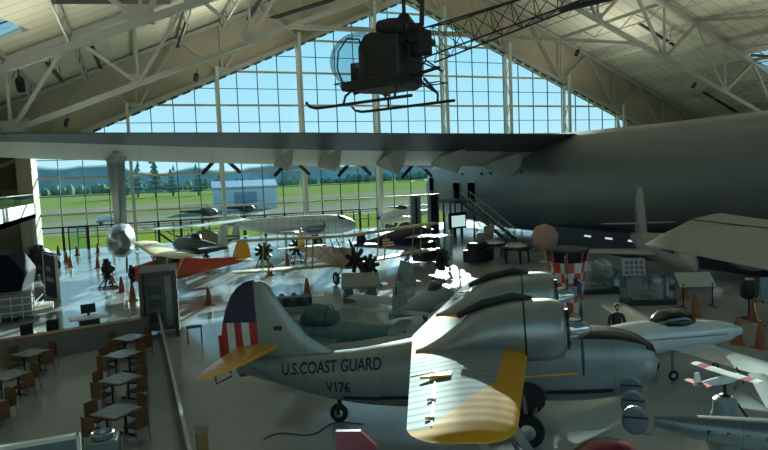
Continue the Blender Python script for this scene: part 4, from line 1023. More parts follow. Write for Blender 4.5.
# ------------------------------------------------------------------ checkered control tower
t = thing('checkered_tower', 'red, white and navy checkered lookout tower with a dark windowed cab', 'tower', (18.1,23.4,0), R(-15), sc=.9)
CKM = [mat('check_red', '#c2462c', .55), mat('check_white', '#c2c6be', .55), mat('check_navy', '#1c2236', .4)]
m = MB(); random.seed(3)
n = 8
def oct_(r, z): return [V((r*math.cos(2*PI*k/n+PI/8), r*math.sin(2*PI*k/n+PI/8), z)) for k in range(n)]
prof = [(.74+.0045*k*k*.55, .25*k) for k in range(11)]
for i in range(10):
    a, b = oct_(*prof[i]), oct_(*prof[i+1])
    for k in range(n):
        for h_ in (0, 1):
            a0, a1 = a[k].lerp(a[(k+1) % n], h_*.5), a[k].lerp(a[(k+1) % n], h_*.5+.5); b0, b1 = b[k].lerp(b[(k+1) % n], h_*.5), b[k].lerp(b[(k+1) % n], h_*.5+.5)
            m.add([a0, a1, b1, b0], [(0,1,2,3)], (i//2+h_+k*0) % 2)
for i in (4, 5, 6):
    a, b = oct_(prof[i][0]+.02, prof[i][1]), oct_(prof[i+1][0]+.02, prof[i+1][1])
    m.add([a[5].lerp(a[6], .45), a[6], b[6], b[5].lerp(b[6], .45)], [(0,1,2,3)], 2)
m.add(oct_(.75, 0), [tuple(range(n))], 1); m.add(oct_(prof[-1][0], 2.5), [tuple(range(n))], 1)
m.build('tower_body', CKM, t)
m = MB().loft([oct_(.9,2.5), oct_(1.02,3.05)]); m.build('cab_window', mat('cab_glass', '#10162a', .1), t)
m = MB()
a, b = oct_(.915,2.5), oct_(1.035,3.05)
for k in range(n): MB().bar(a[k], b[k], .05).build('cab_mullion', CKM[0], t)
MB().loft([oct_(1.08,3.05), oct_(1.1,3.15), oct_(.6,3.25)]).build('roof', mat('tower_roof', '#2c3234', .6), t)
MB().box(-.35,.35,-.95,-.83,.9,1.35).build('sign_board', mat('sky_blue_sign', '#7f98a6', .4), t)
MB().tube([(-.95,-.5,2.3),(-1.05,-.5,2.0),(-.9,-.5,1.8)], .05).build('bracket', WHITE, t)

# ------------------------------------------------------------------ glass cases, boards, cones
def case(x, y, rz, lb, L=2.0):
    t = thing('glass_case', lb, 'display case', (x, y, 0), rz, 'glass cases on the right floor')
    MB().box(-L/2,L/2,-.5,.5,0,.22).build('base', mat('case_base', '#171d22', .5), t)
    MB().box(-L/2+.04,L/2-.04,-.46,.46,.22,1.25).build('glass', CLEAR, t)
    m = MB(); 
    for a in (-L/2+.03,L/2-.03):
        for b in (-.47,.47): m.bar((a,b,.2),(a,b,1.27),.03)
    for b in (-.47,.47): m.bar((-L/2,b,1.26),(L/2,b,1.26),.03)
    m.build('frame', STEELD, t)
    c = MB().box(-L*.3,L*.3,-.2,.2,.22,.32); 
    for k in range(4): c.ball((-L*.25+k*L*.16,0,.42), .1, 8, 6)
    c.build('model', mat('case_model', '#7f8a86', .6), t)
case(21.9,25.9,R(-25),'glass display case left of the white notice board, nearer the checkered tower')
case(22.0,22.6,R(-22),'glass display case in front of the leaning notice board',2.3)
def board(x, y, rz, lb, w, h, z0, colr, tilt=20, dots=True):
    t = thing('information_board', lb, 'information board', (x, y, 0), rz)
    tl = R(tilt); c, s_ = math.cos(tl), math.sin(tl)
    P = lambda a, b, d=0: V((a, b*s_+d*c*-1, z0+b*c-d*s_*1))
    m = MB().loft([[P(-w/2,0),P(w/2,0),P(w/2,h),P(-w/2,h)],[P(-w/2,0,.04),P(w/2,0,.04),P(w/2,h,.04),P(-w/2,h,.04)]]); bd = m.build('panel', mat('board'+colr, colr, .5, 0, .1), t)
    if dots:
        m = MB()
        for i in range(4):
            for j in range(3):
                a = -w*.36+i*w*.21; b = h*(.14+.28*j)
                m.loft([[P(a,b,.045),P(a+w*.13,b,.045),P(a+w*.13,b+h*.17,.045),P(a,b+h*.17,.045)],[P(a,b,.05),P(a+w*.13,b,.05),P(a+w*.13,b+h*.17,.05),P(a,b+h*.17,.05)]])
        m.build('printed_grid', mat('print_grey', '#5a6468', .6), bd)
    for a in (-w*.4,w*.4): MB().bar((a,.05,0),(a,.05,z0+.1),.05).bar((a,-.3,.02),(a,.4,.02),.05,.05).build('leg', DKMETAL, t)
board(24.4,26.0,R(-28),'white notice board with rows of small pictures between the glass cases and the jet',1.2,.95,.6,'#9da6a4',12)
board(23.3,20.9,R(-25),'low tilted information board with a coloured map, beside the pair of cones',1.6,.9,.95,'#94a39b',55)
board(18.9,24.6,R(-10),'small tan board leaning beside the tower foot',1.2,.7,.7,'#6d5a3c',60,False)
t0 = thing('floor_cone', 'x', 'cone', (0,0,0), 0, 'orange floor cones')
MB().lathe([(.22,0),(.22,.04),(.19,.05),(.16,.3),(.11,.7),(.06,.95),(.02,.97)], n=14).build('cone', CONE, t0, True, angle=50)
MB().box(-.25,.25,-.25,.25,0,.035).build('base', mat('cone_base', '#8a4a22', .7), t0)
cones = [(-7.2,68.4,'orange cone farthest left by the glass door'),(-5.4,66.5,'orange cone just inside the glass door, right of its dark frame'),(-5.9,61.5,'orange cone at the left edge of the aisle by the dark motorcycles'),(-5.2,57.0,'orange cone on the left of the aisle, nearest the blue banner'),
 (-3.64,67.35,'orange cone standing alone near the glass, left of the giant float'),(-3.05,54.91,'farthest cone of the row curving along the right of the aisle'),(-2.38,50.77,'second farthest cone of the row along the right of the aisle'),(-1.76,45.72,'third cone of the aisle row, below the giant float'),
 (-1.07,41.43,'fourth cone of the aisle row, beside the black engine'),(-.45,38.0,'nearest cone of the aisle row, left of the brown kiosk'),(3.31,34.14,'orange cone alone on the blue floor left of the striped tail'),(5.6,33.0,'orange cone just right of the striped tail top'),
 (8.6,33.9,'orange cone left of the biplane wheels'),(8.26,42.56,'small orange cone behind the left lower wing of the biplane'),(10.4,46.5,'orange cone behind the biplane, left of its yellow fin'),(13.6,32.4,'orange cone right of the engine stand'),(15.14,52.73,'orange cone between the airliner and the navy airplane'),(15.9,36.4,'orange cone below the navy airplane, left of the dark engine')]
conesR = [(23.71,23.04,'left cone of the pair before the jet, beside the map board'),(24.3,22.6,'right cone of the pair before the jet, beside the map board'),(21.78,19.71,'orange cone alone behind the smoked canopy of the white sport airplane'),(19.6,15.9,'left cone of the pair behind the sport airplane nose'),(19.85,15.2,'right cone of the pair behind the sport airplane nose'),(23.0,17.9,'orange cone standing under the black spotlight head')]
first = True
for x, y, lb in cones+conesR:
    big = 1.0 if (x, y, lb) in cones else 1.0
    if first: t0.location = (x, y, 0); t0['label'] = lb; first = False
    else: dup(t0, (x, y, 0), random.uniform(0, 1), lb)
t = thing('floor_spotlight', 'black spotlight head on a stand beside an orange cone, right edge', 'spotlight', (23.2,18.3,0), 0, sc=.8)
MB().lathe([(.3,0),(.42,.15),(.45,.7),(.35,.95),(.05,1.0)], (0,0,1.05), n=16).build('head', BLACK, t, True); MB().tube([(0,0,0),(0,0,1.1)], .05).lathe([(.35,0),(.35,.05),(.05,.1)], n=14).build('stand', DKMETAL, t); MB().lathe([(.2,0),(.2,.06),(.05,.07)], (0,0,2.03), n=12).build('cap', STEEL, t)
board(22.9,17.1,R(-40),'slim blue-tinted sign on a black stand right of the spotlight',.7,.9,1.0,'#5b7480',10,False)
t = thing('tilted_ramp', 'grey-brown tilted panel on the floor beyond the sport airplane nose', 'panel', (21.0,14.9,0), R(-45))
MB().prism([(-1.1,-.4,.9),(1.1,-.4,.75),(1.1,.5,1.15),(-1.1,.5,1.3)], (0,0,.06)).build('panel', mat('ramp_grey', '#6c6a60', .6), t); MB().bar((-1,0,0),(-1,0,1.1),.06).build('leg', DKMETAL, t); MB().bar((1,0,0),(1,0,.95),.06).build('leg', DKMETAL, t)

# engines on stands, machines
def engine_stand(x, y, rz, lb, k=9):
    t = thing('radial_engine', lb, 'engine', (x, y, 0), rz, 'engines on stands')
    c = MB().lathe([(.1,.35),(.28,.25),(.3,-.2),(.15,-.45)], (0,0,1.25), (1,0,0), 14).build('crankcase', DKMETAL, t, True)
    for i in range(k):
        a = 2*PI*i/k; MB().tube([(0,.25*math.cos(a),1.25+.25*math.sin(a)),(0,.68*math.cos(a),1.25+.68*math.sin(a))], [.13,.12], 8).build('cylinder', BLACK, c)
    MB().bar((-.5,-.5,.05),(.5,-.5,.05),.07).bar((-.5,.5,.05),(.5,.5,.05),.07).bar((-.45,-.5,.05),(-.1,-.1,1.2),.06).bar((-.45,.5,.05),(-.1,.1,1.2),.06).bar((.45,-.5,.05),(-.1,-.1,.9),.06).bar((.45,.5,.05),(-.1,.1,.9),.06).bar((-.5,-.5,.05),(-.5,.5,.05),.07).build('stand', BLACK, t)
engine_stand(12.5,34.3,R(-70),'black radial engine on a stand right of the biplane, left of the pale frame')
engine_stand(17.0,33.8,R(-60),'black engine on a low stand below the navy airplane nose')
engine_stand(-1.9,43.4,R(200),'black radial engine on a stand under the giant float')
engine_stand(8.6,46.2,R(-80),'dark engine on a stand behind the orange-red airplane tail')
engine_stand(11.4,47.4,R(-80),'dark engine on a stand between the yellow fin and the biplane')
t = thing('flat_engine', 'low dark engine with splayed cylinders on the floor behind the striped tail', 'engine', (6.9,30.0,0), R(-15))
MB().box(-.9,.9,-.35,.35,.3,.75).build('block', DKMETAL, t, bevel=.06)
for i in (-.6,0,.6):
    for s in (-1, 1): MB().tube([(i,s*.3,.55),(i,s*.95,.65)], [.17,.14], 9).build('cylinder', BLACK, t)
MB().box(-1.1,1.1,-.7,.7,.0,.1).bar((-.8,0,.1),(-.8,0,.4),.1).bar((.8,0,.1),(.8,0,.4),.1).build('stand', STEELD, t); MB().box(.9,1.5,-.3,.3,.5,.75).build('cover', WHITE, t)
t = thing('grey_bench_display', 'grey two-legged display bench below the biplane', 'bench', (10.6,30.7,0), R(-12))
MB().prism([(-1.0,-.5,.75),(1.0,-.5,.75),(1.1,.4,1.25),(-.9,.4,1.35)], (0,0,.12)).build('top', mat('bench_grey', '#787f7c', .6), t)
for a in (-.6,.6): MB().loft([[V((a-.3,-.3,0)),V((a+.3,-.3,0)),V((a+.3,.3,0)),V((a-.3,.3,0))],[V((a-.18,-.2,.8)),V((a+.18,-.2,.8)),V((a+.18,.2,.95)),V((a-.18,.2,.95))]]).build('leg', mat('bench_leg', '#565b58', .6), t)
t = thing('pale_frame_stand', 'pale grey angled frame beside the black radial engine', 'frame', (14.4,33.6,0), R(-20))
MB().prism([(-.6,0,.1),(.7,0,.1),(.45,0,1.3),(-.2,0,1.5)], (0,.08,0)).build('panel', mat('teal_grey', '#7d918f', .6), t); MB().bar((-.5,-.4,.05),(-.5,.5,.05),.08).bar((.6,-.4,.05),(.6,.5,.05),.08).build('foot', STEELD, t)
for x, y, lb in ((19.6,41.5,'dark crate of machine parts beyond the biplane, right of centre'),(22.2,38.6,'dark brown crate left of the round display tables')):
    t = thing('exhibit_crate', lb, 'crate', (x, y, 0), R(20)); MB().box(-.9,.9,-.6,.6,.15,1.0).build('body', DKMETAL, t, bevel=.05); MB().box(-.7,.7,-.4,.4,1.0,1.5).build('machine', BLACK, t, bevel=.1); MB().tube([(-.6,-.3,1.2),(0,-.5,1.8),(.7,-.2,1.3)], .06).build('pipe', WOOD, t)

# ------------------------------------------------------------------ left side: trailer exhibit, banner, motorcycles
t = thing('covered_trailer', 'dark blue covered booth on a white railed base at the left edge', 'booth', (-7.4,36.6,0), R(5))
MB().loft([[V((x,y,z)) for x, y in ((-2.6,-1.5),(b,-1.5),(b+.4,1.5),(-2.6,1.5))] for z, b in ((1.3,1.75),(2.3,2.0),(3.1,1.55),(3.35,1.3))]).build('canopy', mat('dark_blue_canvas', '#080e22', .8, 0, .1, spec=.15), t, bevel=.08)
m = MB()
for z in (.5,.85,1.2): m.bar((-2.6,-1.7,z),(2.3,-1.7,z),.05)
for k in range(11): m.bar((-2.6+k*.49,-1.7,.1),(-2.6+k*.49,-1.7,1.3),.04)
for z in (.5,.85): m.bar((2.3,-1.7,z),(2.6,1.2,z),.05)
m.build('railing', mat('white_rail', '#b9c2c0', .4), t)
MB().box(-2.6,2.2,-1.5,1.4,.25,1.5).build('base', mat('booth_base', '#6c7577', .5), t); MB().loft([[V((2.2,-1.8,.3)),V((3.1,-1.2,.3)),V((3.1,.6,.3)),V((2.2,1.,.3))],[V((2.2,-1.8,.5)),V((3.1,-1.2,.5)),V((3.1,.6,.5)),V((2.2,1.,.5))]]).build('step', STEEL, t)
for a in (-1.6,1.4): wheel('wheel', t, (a,-1.2,.3), .3, .2)
for y, lb, h in ((41.6,'tall dark blue standing banner at the left of the aisle, nearer one',2.6),(45.4,'dark blue standing banner at the left of the aisle, farther one',2.4)):
    t = thing('standing_banner', lb, 'banner', (-4.85-(y-41.6)*.13,y,0), R(-68))
    MB().box(-1.1,1.1,-.06,.06,.1,h).build('panel', mat('banner_blue', '#0d1638', .6, spec=.2), t); m = MB()
    m.box(-.7,.2,-.075,-.06,h*.62,h*.72).box(-.8,.6,-.075,-.06,h*.38,h*.48).build('printed_block', mat('banner_print', '#6f7fa8', .5), t); MB().box(1.1,1.2,-.08,.08,0,h).build('frame', STEEL, t); MB().box(-1.2,-1.1,-.08,.08,0,h).build('frame', STEEL, t)
def moto(x, y, rz, lb, col=BLACK):
    t = thing('motorcycle', lb, 'motorcycle', (x, y, 0), rz, 'motorcycles left of the aisle')
    for a in (-.7,.75):
        wheel('wheel', t, (a,0,.34), .34, .14)
    MB().ball((.15,0,.95), (.32,.17,.16), 12, 8).build('fuel_tank', mat('tank_dark', '#202a40', .25, .3), t, True); MB().box(-.75,-.1,-.14,.14,.78,.9).build('seat', BLACK, t, bevel=.04)
    MB().box(-.3,.25,-.2,.2,.3,.75).build('engine', DKMETAL, t, bevel=.05); MB().tube([(.75,0,.34),(.5,0,1.0),(.45,0,1.15)], .045).tube([(.42,-.4,1.15),(.48,0,1.1),(.42,.4,1.15)], .025).build('fork', STEELD, t)
    MB().tube([(.2,.2,.35),(-.8,.25,.3)], .05).build('exhaust_pipe', ALU, t)
moto(-6.1,52.8,R(-60),'motorcycle in the dark cluster left of the aisle, nearest one'); moto(-7.3,54.0,R(-55),'motorcycle in the dark cluster left of the aisle, second one back'); moto(-6.3,57.2,R(-65),'motorcycle in the dark cluster, third one back near the aisle'); moto(-7.5,60.0,R(-60),'motorcycle in the dark cluster, farthest one by the balcony')
t = thing('large_piston_engine', 'large dark aircraft engine with mixed pipes between the banner and the balcony', 'engine', (-6.5,49.4,0), R(-30))
c = MB().lathe([(.3,.8),(.7,.6),(.75,-.5),(.3,-.8)], (0,0,1.6), (1,0,.1), 16).build('crankcase', DKMETAL, t, True)
for i in range(12):
    a = 2*PI*i/12; MB().tube([(-.1,.6*math.cos(a),1.6+.6*math.sin(a)),(-.1,1.05*math.cos(a),1.6+1.05*math.sin(a))], .2, 8).build('cylinder', mat('cyl_grey','#3a4046',.5,.4), c)
MB().bar((-.8,-.7,0),(-.2,-.2,1.0),.1).bar((.8,-.7,0),(.2,-.2,1.0),.1).bar((-.8,.7,0),(-.2,.2,1.0),.1).bar((.8,.7,0),(.2,.2,1.0),.1).build('stand', BLACK, t)
# desk with screen on the blue aisle floor
t = thing('reception_desk', 'small white desk with a dark screen and chairs beyond the half wall', 'desk', (-2.2,30.3,0), R(10))
MB().box(-.8,.8,-.35,.35,.72,.82).build('desk_top', WHITE, t, bevel=.03); MB().box(-.4,.4,-.3,.3,0,.72).build('body', mat('desk_dark', '#2a3136', .5), t); sc_ = MB().box(-.3,.3,.05,.1,.95,1.35).build('monitor', BLACK, t); MB().box(-.05,.05,.04,.1,.82,.95).build('monitor_foot', BLACK, sc_)
for x, y, lb in ((-3.4,29.0,'black office chair left of the white desk'),(-4.3,28.7,'black office chair farther left of the white desk, by the half wall')):
    t = thing('office_chair', lb, 'chair', (x, y, 0), R(30)); MB().box(-.25,.25,-.25,.25,.42,.52).build('seat', BLACK, t, bevel=.04); MB().box(-.25,.25,.2,.28,.55,1.05).build('backrest', BLACK, t, bevel=.04); m = MB().tube([(0,0,.1),(0,0,.42)], .03)
    for k in range(5): m.bar((0,0,.1),(.28*math.cos(k*1.257),.28*math.sin(k*1.257),.05),.04)
    m.build('base', DKMETAL, t)

# ------------------------------------------------------------------ cafe
TT = mat('table_laminate', '#7f8a92', .22, 0, .25, 5.); TE = mat('table_edge', '#6d4a2a', .5); PLY = mat('chair_plywood', '#644628', .45, 0, .2, 5.); SEATB = mat('seat_black', '#151a26', .6)
def table():
    t = thing('cafe_table', 'x', 'table', (0,0,0), 0, 'cafe tables')
    MB().box(-.44,.44,-.44,.44,.72,.755).build('table_top', TT, t); MB().box(-.46,.46,-.46,.46,.70,.745).build('table_edge', TE, t)
    MB().tube([(-.3,0,.03),(-.3,0,.7)], .035).tube([(.3,0,.03),(.3,0,.7)], .035).bar((-.3,-.3,.03),(-.3,.3,.03),.06,.04).bar((.3,-.3,.03),(.3,.3,.03),.06,.04).build('base', BLACK, t)
    return t
def chair():
    t = thing('cafe_chair', 'x', 'chair', (0,0,0), 0, 'plywood cafe chairs')       # faces +y
    MB().box(-.21,.21,-.2,.22,.43,.48).build('seat', SEATB, t, bevel=.02)
    m = MB(); m.loft([[V((-.21+.42*k/6, -.24-.04*math.sin(PI*k/6)+dy, z)) for dy, ks in ((0,range(7)),(.018,range(6,-1,-1))) for k in ks] for z in (.42,.9)]); m.build('backrest', PLY, t)
    for a, b in ((-.19,-.22),(.19,-.22),(-.19,.2),(.19,.2)): MB().tube([(a,b,.44),(a*1.1,b*1.12,0)], .014, 6).build('leg', STEELD, t)
    return t
tb = table(); ch = chair()
rows_ = [(-.80,17.25,'nearest table of the right-hand cafe row, by the rail',0),(-.76,20.15,'second cafe table along the rail, counted from the nearest',.0),(-.74,23.1,'third cafe table along the rail',.0),(-.5,25.5,'farthest cafe table along the rail, against the half wall',.0),
         (-3.75,25.0,'farthest table of the left-hand cafe row, below the half wall',.05),(-4.0,22.3,'middle table of the left-hand cafe row',.05),(-4.25,19.6,'nearest table of the left-hand cafe row, cut by the left edge',.05)]
pos = ['near left','near right','far left','far right']
for i, (x, y, lb, a) in enumerate(rows_):
    if i == 0: tb.rotation_euler.z = PI/4; tb.location = (x, y, 0); tb['label'] = 'grey-topped '+lb
    else: dup(tb, (x, y, 0), PI/4+a, 'grey-topped '+lb)
    for k, (dx, dy, rz) in enumerate(((-.46,-.46,-PI/4),(.46,-.46,PI/4),(-.46,.46,-PI*3/4),(.46,.46,PI*3/4))):
        l2 = 'plywood chair at the '+pos[k]+' seat of the '+lb.replace('table','table',1).split(',')[0]
        if i == 0 and k == 0: ch.rotation_euler.z = rz; ch.location = (x+dx, y+dy, 0); ch['label'] = l2
        else: dup(ch, (x+dx, y+dy, 0), rz+random.uniform(-.12,.12), l2)
HW = thing('half_wall_counter', 'low half wall with a wooden counter top closing off the cafe', 'counter', (-2.25,27.25,0), R(14))
MB().box(-4.2,2.5,-.1,.1,0,.9).build('panel', mat('halfwall_panel', '#6b6a60', .6), HW); MB().box(-4.25,2.55,-.25,.25,.9,.98).build('counter_top', WOOD, HW)
for x, y, lb in ((-1.35,29.3,'round white table beyond the half wall, left one of two'),(-.6,29.9,'round white table beyond the half wall, right one of two')):
    t = thing('round_table', lb, 'table', (x-.4, y+ .3*(x > -1)-.9, 0), 0); MB().lathe([(.42,.7),(.44,.72),(.44,.74),(.01,.745)], n=24).build('table_top', WHITE, t); MB().tube([(0,0,.05),(0,0,.7)], .04).lathe([(.28,0),(.28,.03),(.05,.06)], n=16).build('base', BLACK, t)
# glass railing and its cap along the right of the cafe
t = thing('glass_railing', 'long glass railing with a pale cap running from the cafe to the kiosk', 'railing', (.72,11,0), R(.3))
MB().box(-.02,.02,0,17.5,.12,1.05).build('glass_panel', CLEAR, t); MB().bar((0,0,1.09),(0,17.5,1.09),.08,.06).build('cap_rail', mat('rail_cap','#a9b3b2',.3,.5), t); MB().bar((0,0,.06),(0,17.5,.06),.1,.12).build('base_rail', STEELD, t)
for k in range(10): MB().bar((0,.2+1.9*k,0),(0,.2+1.9*k,1.08),.05).build('post', STEELD, t)
t = thing('kiosk', 'tall brown wood kiosk with grey panels at the end of the railing', 'kiosk', (.75,29.0,0), R(-4))
BR = mat('dark_brown_wood', '#4a3526', .5, 0, .15)
MB().box(-.75,-.6,-1.2,1.2,0,2.75).build('side_panel', BR, t); MB().box(.6,.75,-1.2,1.2,0,2.75).build('side_panel', BR, t); MB().box(-.75,.75,-1.2,1.2,2.75,2.85).build('top', BR, t)
bp = MB().box(-.6,.6,-.1,.1,.1,2.7).build('back_panel', mat('kiosk_grey', '#6f7672', .6), t)
for z in (.5,1.1,1.7): MB().box(-.45,.1,-.14,-.1,z,z+.4).build('picture', mat('kiosk_picture', '#3b423f', .4), bp)
MB().box(.25,.5,-.14,-.1,.3,2.5).build('pale_strip', mat('kiosk_strip', '#a9b4b6', .4), bp)
t = thing('railing_end_post', 'short orange-tan post at the near end of the glass railing', 'post', (1.02,13.9,0), 0)
MB().box(-.12,.12,-.15,.15,0,1.15).build('post', mat('tan_post', '#8a6a3a', .55), t, bevel=.02); MB().box(-.14,.14,-.17,.17,1.15,1.18).build('cap', STEELD, t)
t = thing('stanchion_table', 'small dark side table just beyond the railing, right of the kiosk', 'table', (1.9,26.2,0), 0)
MB().box(-.3,.3,-.2,.2,.68,.72).build('table_top', BLACK, t); 
for a in (-.27,.27):
    for b in (-.17,.17): MB().bar((a,b,0),(a,b,.7),.025).build('leg', BLACK, t)
# near-left corner: screen wall and waste bin
t = thing('menu_partition', 'grey framed partition panel at the bottom left corner', 'partition', (-2.1,13.3,0), R(-.5))
MB().box(-2.0,.75,-.04,.04,.1,1.66).build('panel', mat('partition_grey', '#4e5c5c', .5), t); MB().box(-2.0,.8,-.06,.06,1.66,1.74).box(.75,.82,-.06,.06,0,1.74).build('frame', STEEL, t)
t = thing('waste_bin', 'grey waste bin with a round rimmed opening, bottom left', 'bin', (-1.0,15.0,0), R(-5))
MB().box(-.32,.32,-.3,.3,0,.95).build('body', mat('bin_grey', '#6f7876', .5), t, bevel=.03); MB().lathe([(.2,.95),(.24,.97),(.25,1.06),(.22,1.08),(.19,1.05),(.17,.96)], n=24, cap=False).build('rim', ALU, t, True); MB().lathe([(.19,.96),(.01,.965)], n=20).build('opening', BLACK, t)

# ------------------------------------------------------------------ hoses, chocks, spotlights
t = MB().tube([V((2.6+.2*k, 15.4+.25*math.sin(k*.8), .02)) for k in range(14)], .015, 5).build('floor_cable', BLACK); tag(t, 'thin dark cable lying on the floor under the amphibian tail', 'cable')
def spot(x, y, z, lb, rz=0.):
    t = thing('hanging_spotlight', lb, 'spotlight', (x, y, z), rz, None, (R(35), 0, rz))
    MB().lathe([(.16,-.35),(.2,-.3),(.2,.25),(.1,.35)], n=14).build('lamp_housing', BLACK, t, True); MB().tube([(0,0,.3),(0,0,.75)], .03).bar((-.22,0,.1),(.22,0,.1),.03).build('yoke', BLACK, t)
spot(-4.5,33.4,11.3,'black spotlight hanging from the near truss at the upper left edge'); spot(-4.35,53.7,11.4,'black spotlight under the far truss above the left end of the giant wing',.4); spot(5.3,53.7,15.0,'black spotlight under the far truss, left of the helicopter',.2)
spot(43.2,53.7,18.2,'black spotlight hanging from the tie beam right of the helicopter',.3); spot(59.2,53.7,15.1,'black spotlight under the far truss above the giant hull',.5)
# dark tapered rotor blade end near the ceiling, top right
t = thing('suspended_rotor', 'dark tapered rotor blade end with a reddish root hanging at the top right', 'rotor', (9.1,11.8,9.95), 0)
MB().loft([[V((x,y-w,z)),V((x,y-w,z+.07)),V((x,y+w,z+.09)),V((x,y+w,z-.02))] for x, y, z, w in ((0,0,0,.1),(.1,-.1,.03,.2),(.9,-1.1,.14,.26),(1.4,-1.7,.2,.26))]).build('blade', NAVY, t)
MB().loft([[V((x,y-w,z)),V((x,y-w,z+.08)),V((x,y+w,z+.1)),V((x,y+w,z-.03))] for x, y, z, w in ((1.4,-1.7,.2,.26),(2.6,-3.2,.4,.2))]).build('blade_root', mat('root_brown', '#6a3226', .5), t)
MB().tube([(1.3,-1.6,.3),(1.3,-1.6,12)], .012, 5).build('hanging_cable', DKMETAL, t)

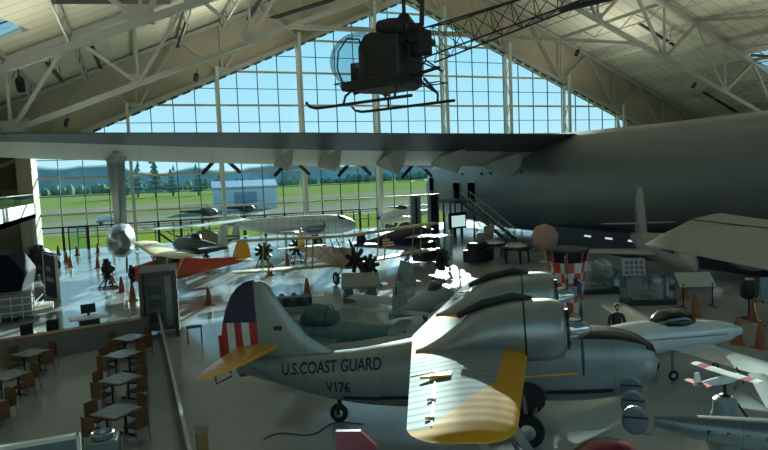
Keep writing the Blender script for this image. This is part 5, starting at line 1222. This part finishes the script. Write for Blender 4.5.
# ------------------------------------------------------------------ visitor in black
def person(loc, rz, lb):
    t = bpy.data.meshes.new('person'); 
    J = {'pel':(0,0,.95),'wst':(0,0,1.1),'chs':(0,-.01,1.32),'shc':(0,0,1.45),'nck':(0,.0,1.53),'nk2':(0,.01,1.58),
         'sl':(-.19,0,1.42),'el':(-.27,.02,1.14),'wl':(-.2,.2,1.02),'sr':(.19,0,1.42),'er':(.27,.02,1.14),'wr':(.2,.2,1.02),
         'hl':(-.1,0,.9),'kl':(-.11,.03,.5),'al':(-.11,-.01,.09),'fl':(-.12,.14,.04),'hr':(.1,0,.9),'kr':(.11,.03,.5),'ar':(.11,-.01,.09),'fr':(.12,.14,.04)}
    Rd = {'pel':(.16,.12),'wst':(.15,.11),'chs':(.18,.12),'shc':(.12,.09),'nck':(.055,.055),'nk2':(.055,.055),'sl':(.075,.075),'el':(.05,.05),'wl':(.033,.033),'sr':(.075,.075),'er':(.05,.05),'wr':(.033,.033),'hl':(.1,.1),'kl':(.065,.065),'al':(.045,.045),'fl':(.045,.035),'hr':(.1,.1),'kr':(.065,.065),'ar':(.045,.045),'fr':(.045,.035)}
    E_ = [('pel','wst'),('wst','chs'),('chs','shc'),('shc','nck'),('nck','nk2'),('shc','sl'),('sl','el'),('el','wl'),('shc','sr'),('sr','er'),('er','wr'),('pel','hl'),('hl','kl'),('kl','al'),('al','fl'),('pel','hr'),('hr','kr'),('kr','ar'),('ar','fr')]
    nm = list(J)
    for sd, sx in (('l',-1),('r',1)):
        w = V(J['w'+sd]); h = w+V((-.03*sx,.07,-.01)); J['p'+sd] = tuple(h); Rd['p'+sd] = (.03,.02); E_.append(('w'+sd,'p'+sd))
        for i in range(4):
            a = h+V((( -.03+.02*i)*sx,.05,-.01)); b = a+V((-.005*sx,.035,-.03)); J[f'f{i}{sd}'] = tuple(a); J[f'g{i}{sd}'] = tuple(b); Rd[f'f{i}{sd}'] = Rd[f'g{i}{sd}'] = (.009,.009); E_ += [('p'+sd,f'f{i}{sd}'),(f'f{i}{sd}',f'g{i}{sd}')]
        a = w+V((-.05*sx,.05,.0)); J['t'+sd] = tuple(a); Rd['t'+sd] = (.011,.011); E_.append(('w'+sd,'t'+sd))
    nm = list(J)
    t.from_pydata([J[k] for k in nm], [(nm.index(a), nm.index(b)) for a, b in E_], [])
    o = bpy.data.objects.new('person', t); COL.objects.link(o)
    m = o.modifiers.new('skin', 'SKIN'); 
    if not t.skin_vertices: 
        bpy.context.view_layer.objects.active = o
    lay = t.skin_vertices[0].data
    for i, k in enumerate(nm): lay[i].radius = Rd[k]
    lay[0].use_root = True
    s2 = o.modifiers.new('sub', 'SUBSURF'); s2.levels = 1; s2.render_levels = 2
    dg = bpy.context.evaluated_depsgraph_get(); me = bpy.data.meshes.new_from_object(o.evaluated_get(dg))
    # head: one surface with the body mesh
    bm = bmesh.new(); bm.from_mesh(me)
    hm = bmesh.new(); bmesh.ops.create_icosphere(hm, subdivisions=3, radius=1)
    for v in hm.verts:
        c = v.co; x, y, z = c.x*.077, c.y*.098, c.z*.122
        if z < -.02: x *= 1-(-z-.02)*2.2; y = y*(1-(-z-.02)*.8)
        if y > .07 and abs(x) < .016 and -.035 < z < .015: y += .022
        if y > .06 and .01 < abs(x) < .045 and .0 < z < .03: y -= .008
        if abs(x) > .07 and abs(y) < .02 and abs(z) < .035: x *= 1.15
        v.co = V((x, y+.02, z+1.685))
    tm = bpy.data.meshes.new('h'); hm.to_mesh(tm); bm.from_mesh(tm)
    bm.to_mesh(me)
    SK = mat('skin', '#a9806a', .6); PT = mat('dark_trousers', '#20242c', .8); SHT = mat('black_shirt', '#0c0d10', .8); SHO = mat('dark_shoes', '#15120f', .6)
    me.materials.clear()
    for q in (SK, SHT, PT, SHO): me.materials.append(q)
    for p in me.polygons:
        c = p.center; p.use_smooth = True
        p.material_index = 0 if c.z > 1.53 or (c.y > .13 and c.z > .8) else 1 if c.z > .93 else 3 if c.z < .1 else 2
    b = bpy.data.objects.new('person', me); COL.objects.link(b); bpy.data.objects.remove(o)
    b.location = loc; b.rotation_euler = (0, 0, rz); tag(b, lb, 'person')
    MB().ball((0,.0,1.725), (.086,.104,.098), 16, 10).build('hair', mat('dark_hair', '#14110f', .8), b, True)
    MB().ball((0,.085,1.625), (.05,.04,.045), 12, 8).build('beard', mat('dark_hair', '#14110f', .8), b, True)
    MB().tube([(-.06,.115,1.69),(-.02,.13,1.69),(.02,.13,1.69),(.06,.115,1.69)], .008, 6).build('glasses', BLACK, b)
person((15.0,16.8,0), R(150), 'person in a black long-sleeved top, standing behind the nose of the amphibious airplane')

bars = [((-5.5,55.2),(-5.4,65.1),'dark linear light bar on the ceiling, farthest left of the four at left'),((-2.3,55.5),(-2.1,65.8),'dark linear light bar on the left ceiling, second from the left'),((5.3,70.5),(5.4,60.2),'dark linear light bar on the left ceiling above the black spotlight'),
        ((12.8,70.5),(12.6,62.2),'dark linear light bar on the ceiling, nearest the helicopter'),((55,57.6),(60.7,57.6),'dark linear light bar on the right ceiling, upper one'),((71.1,63),(77.2,63),'dark linear light bar on the right ceiling just above the giant hull')]
for (xa, ya), (xb, yb), lb in bars:
    A = V((xa, ya, roofz(xa)-1.4)); B = V((xb, yb, roofz(xb)-1.4)); c = (A+B)/2
    t = thing('linear_ceiling_light', lb, 'ceiling light', c, 0, 'linear lights on the ceiling')
    MB().bar(A-c, B-c, .35, .16).build('light_housing', DKMETAL, t); 
    for q in (.15, .85): p = (A-c).lerp(B-c, q); MB().tube([p, p+V((0,0,1.3))], .03, 5).build('hanger_rod', DKMETAL, t)
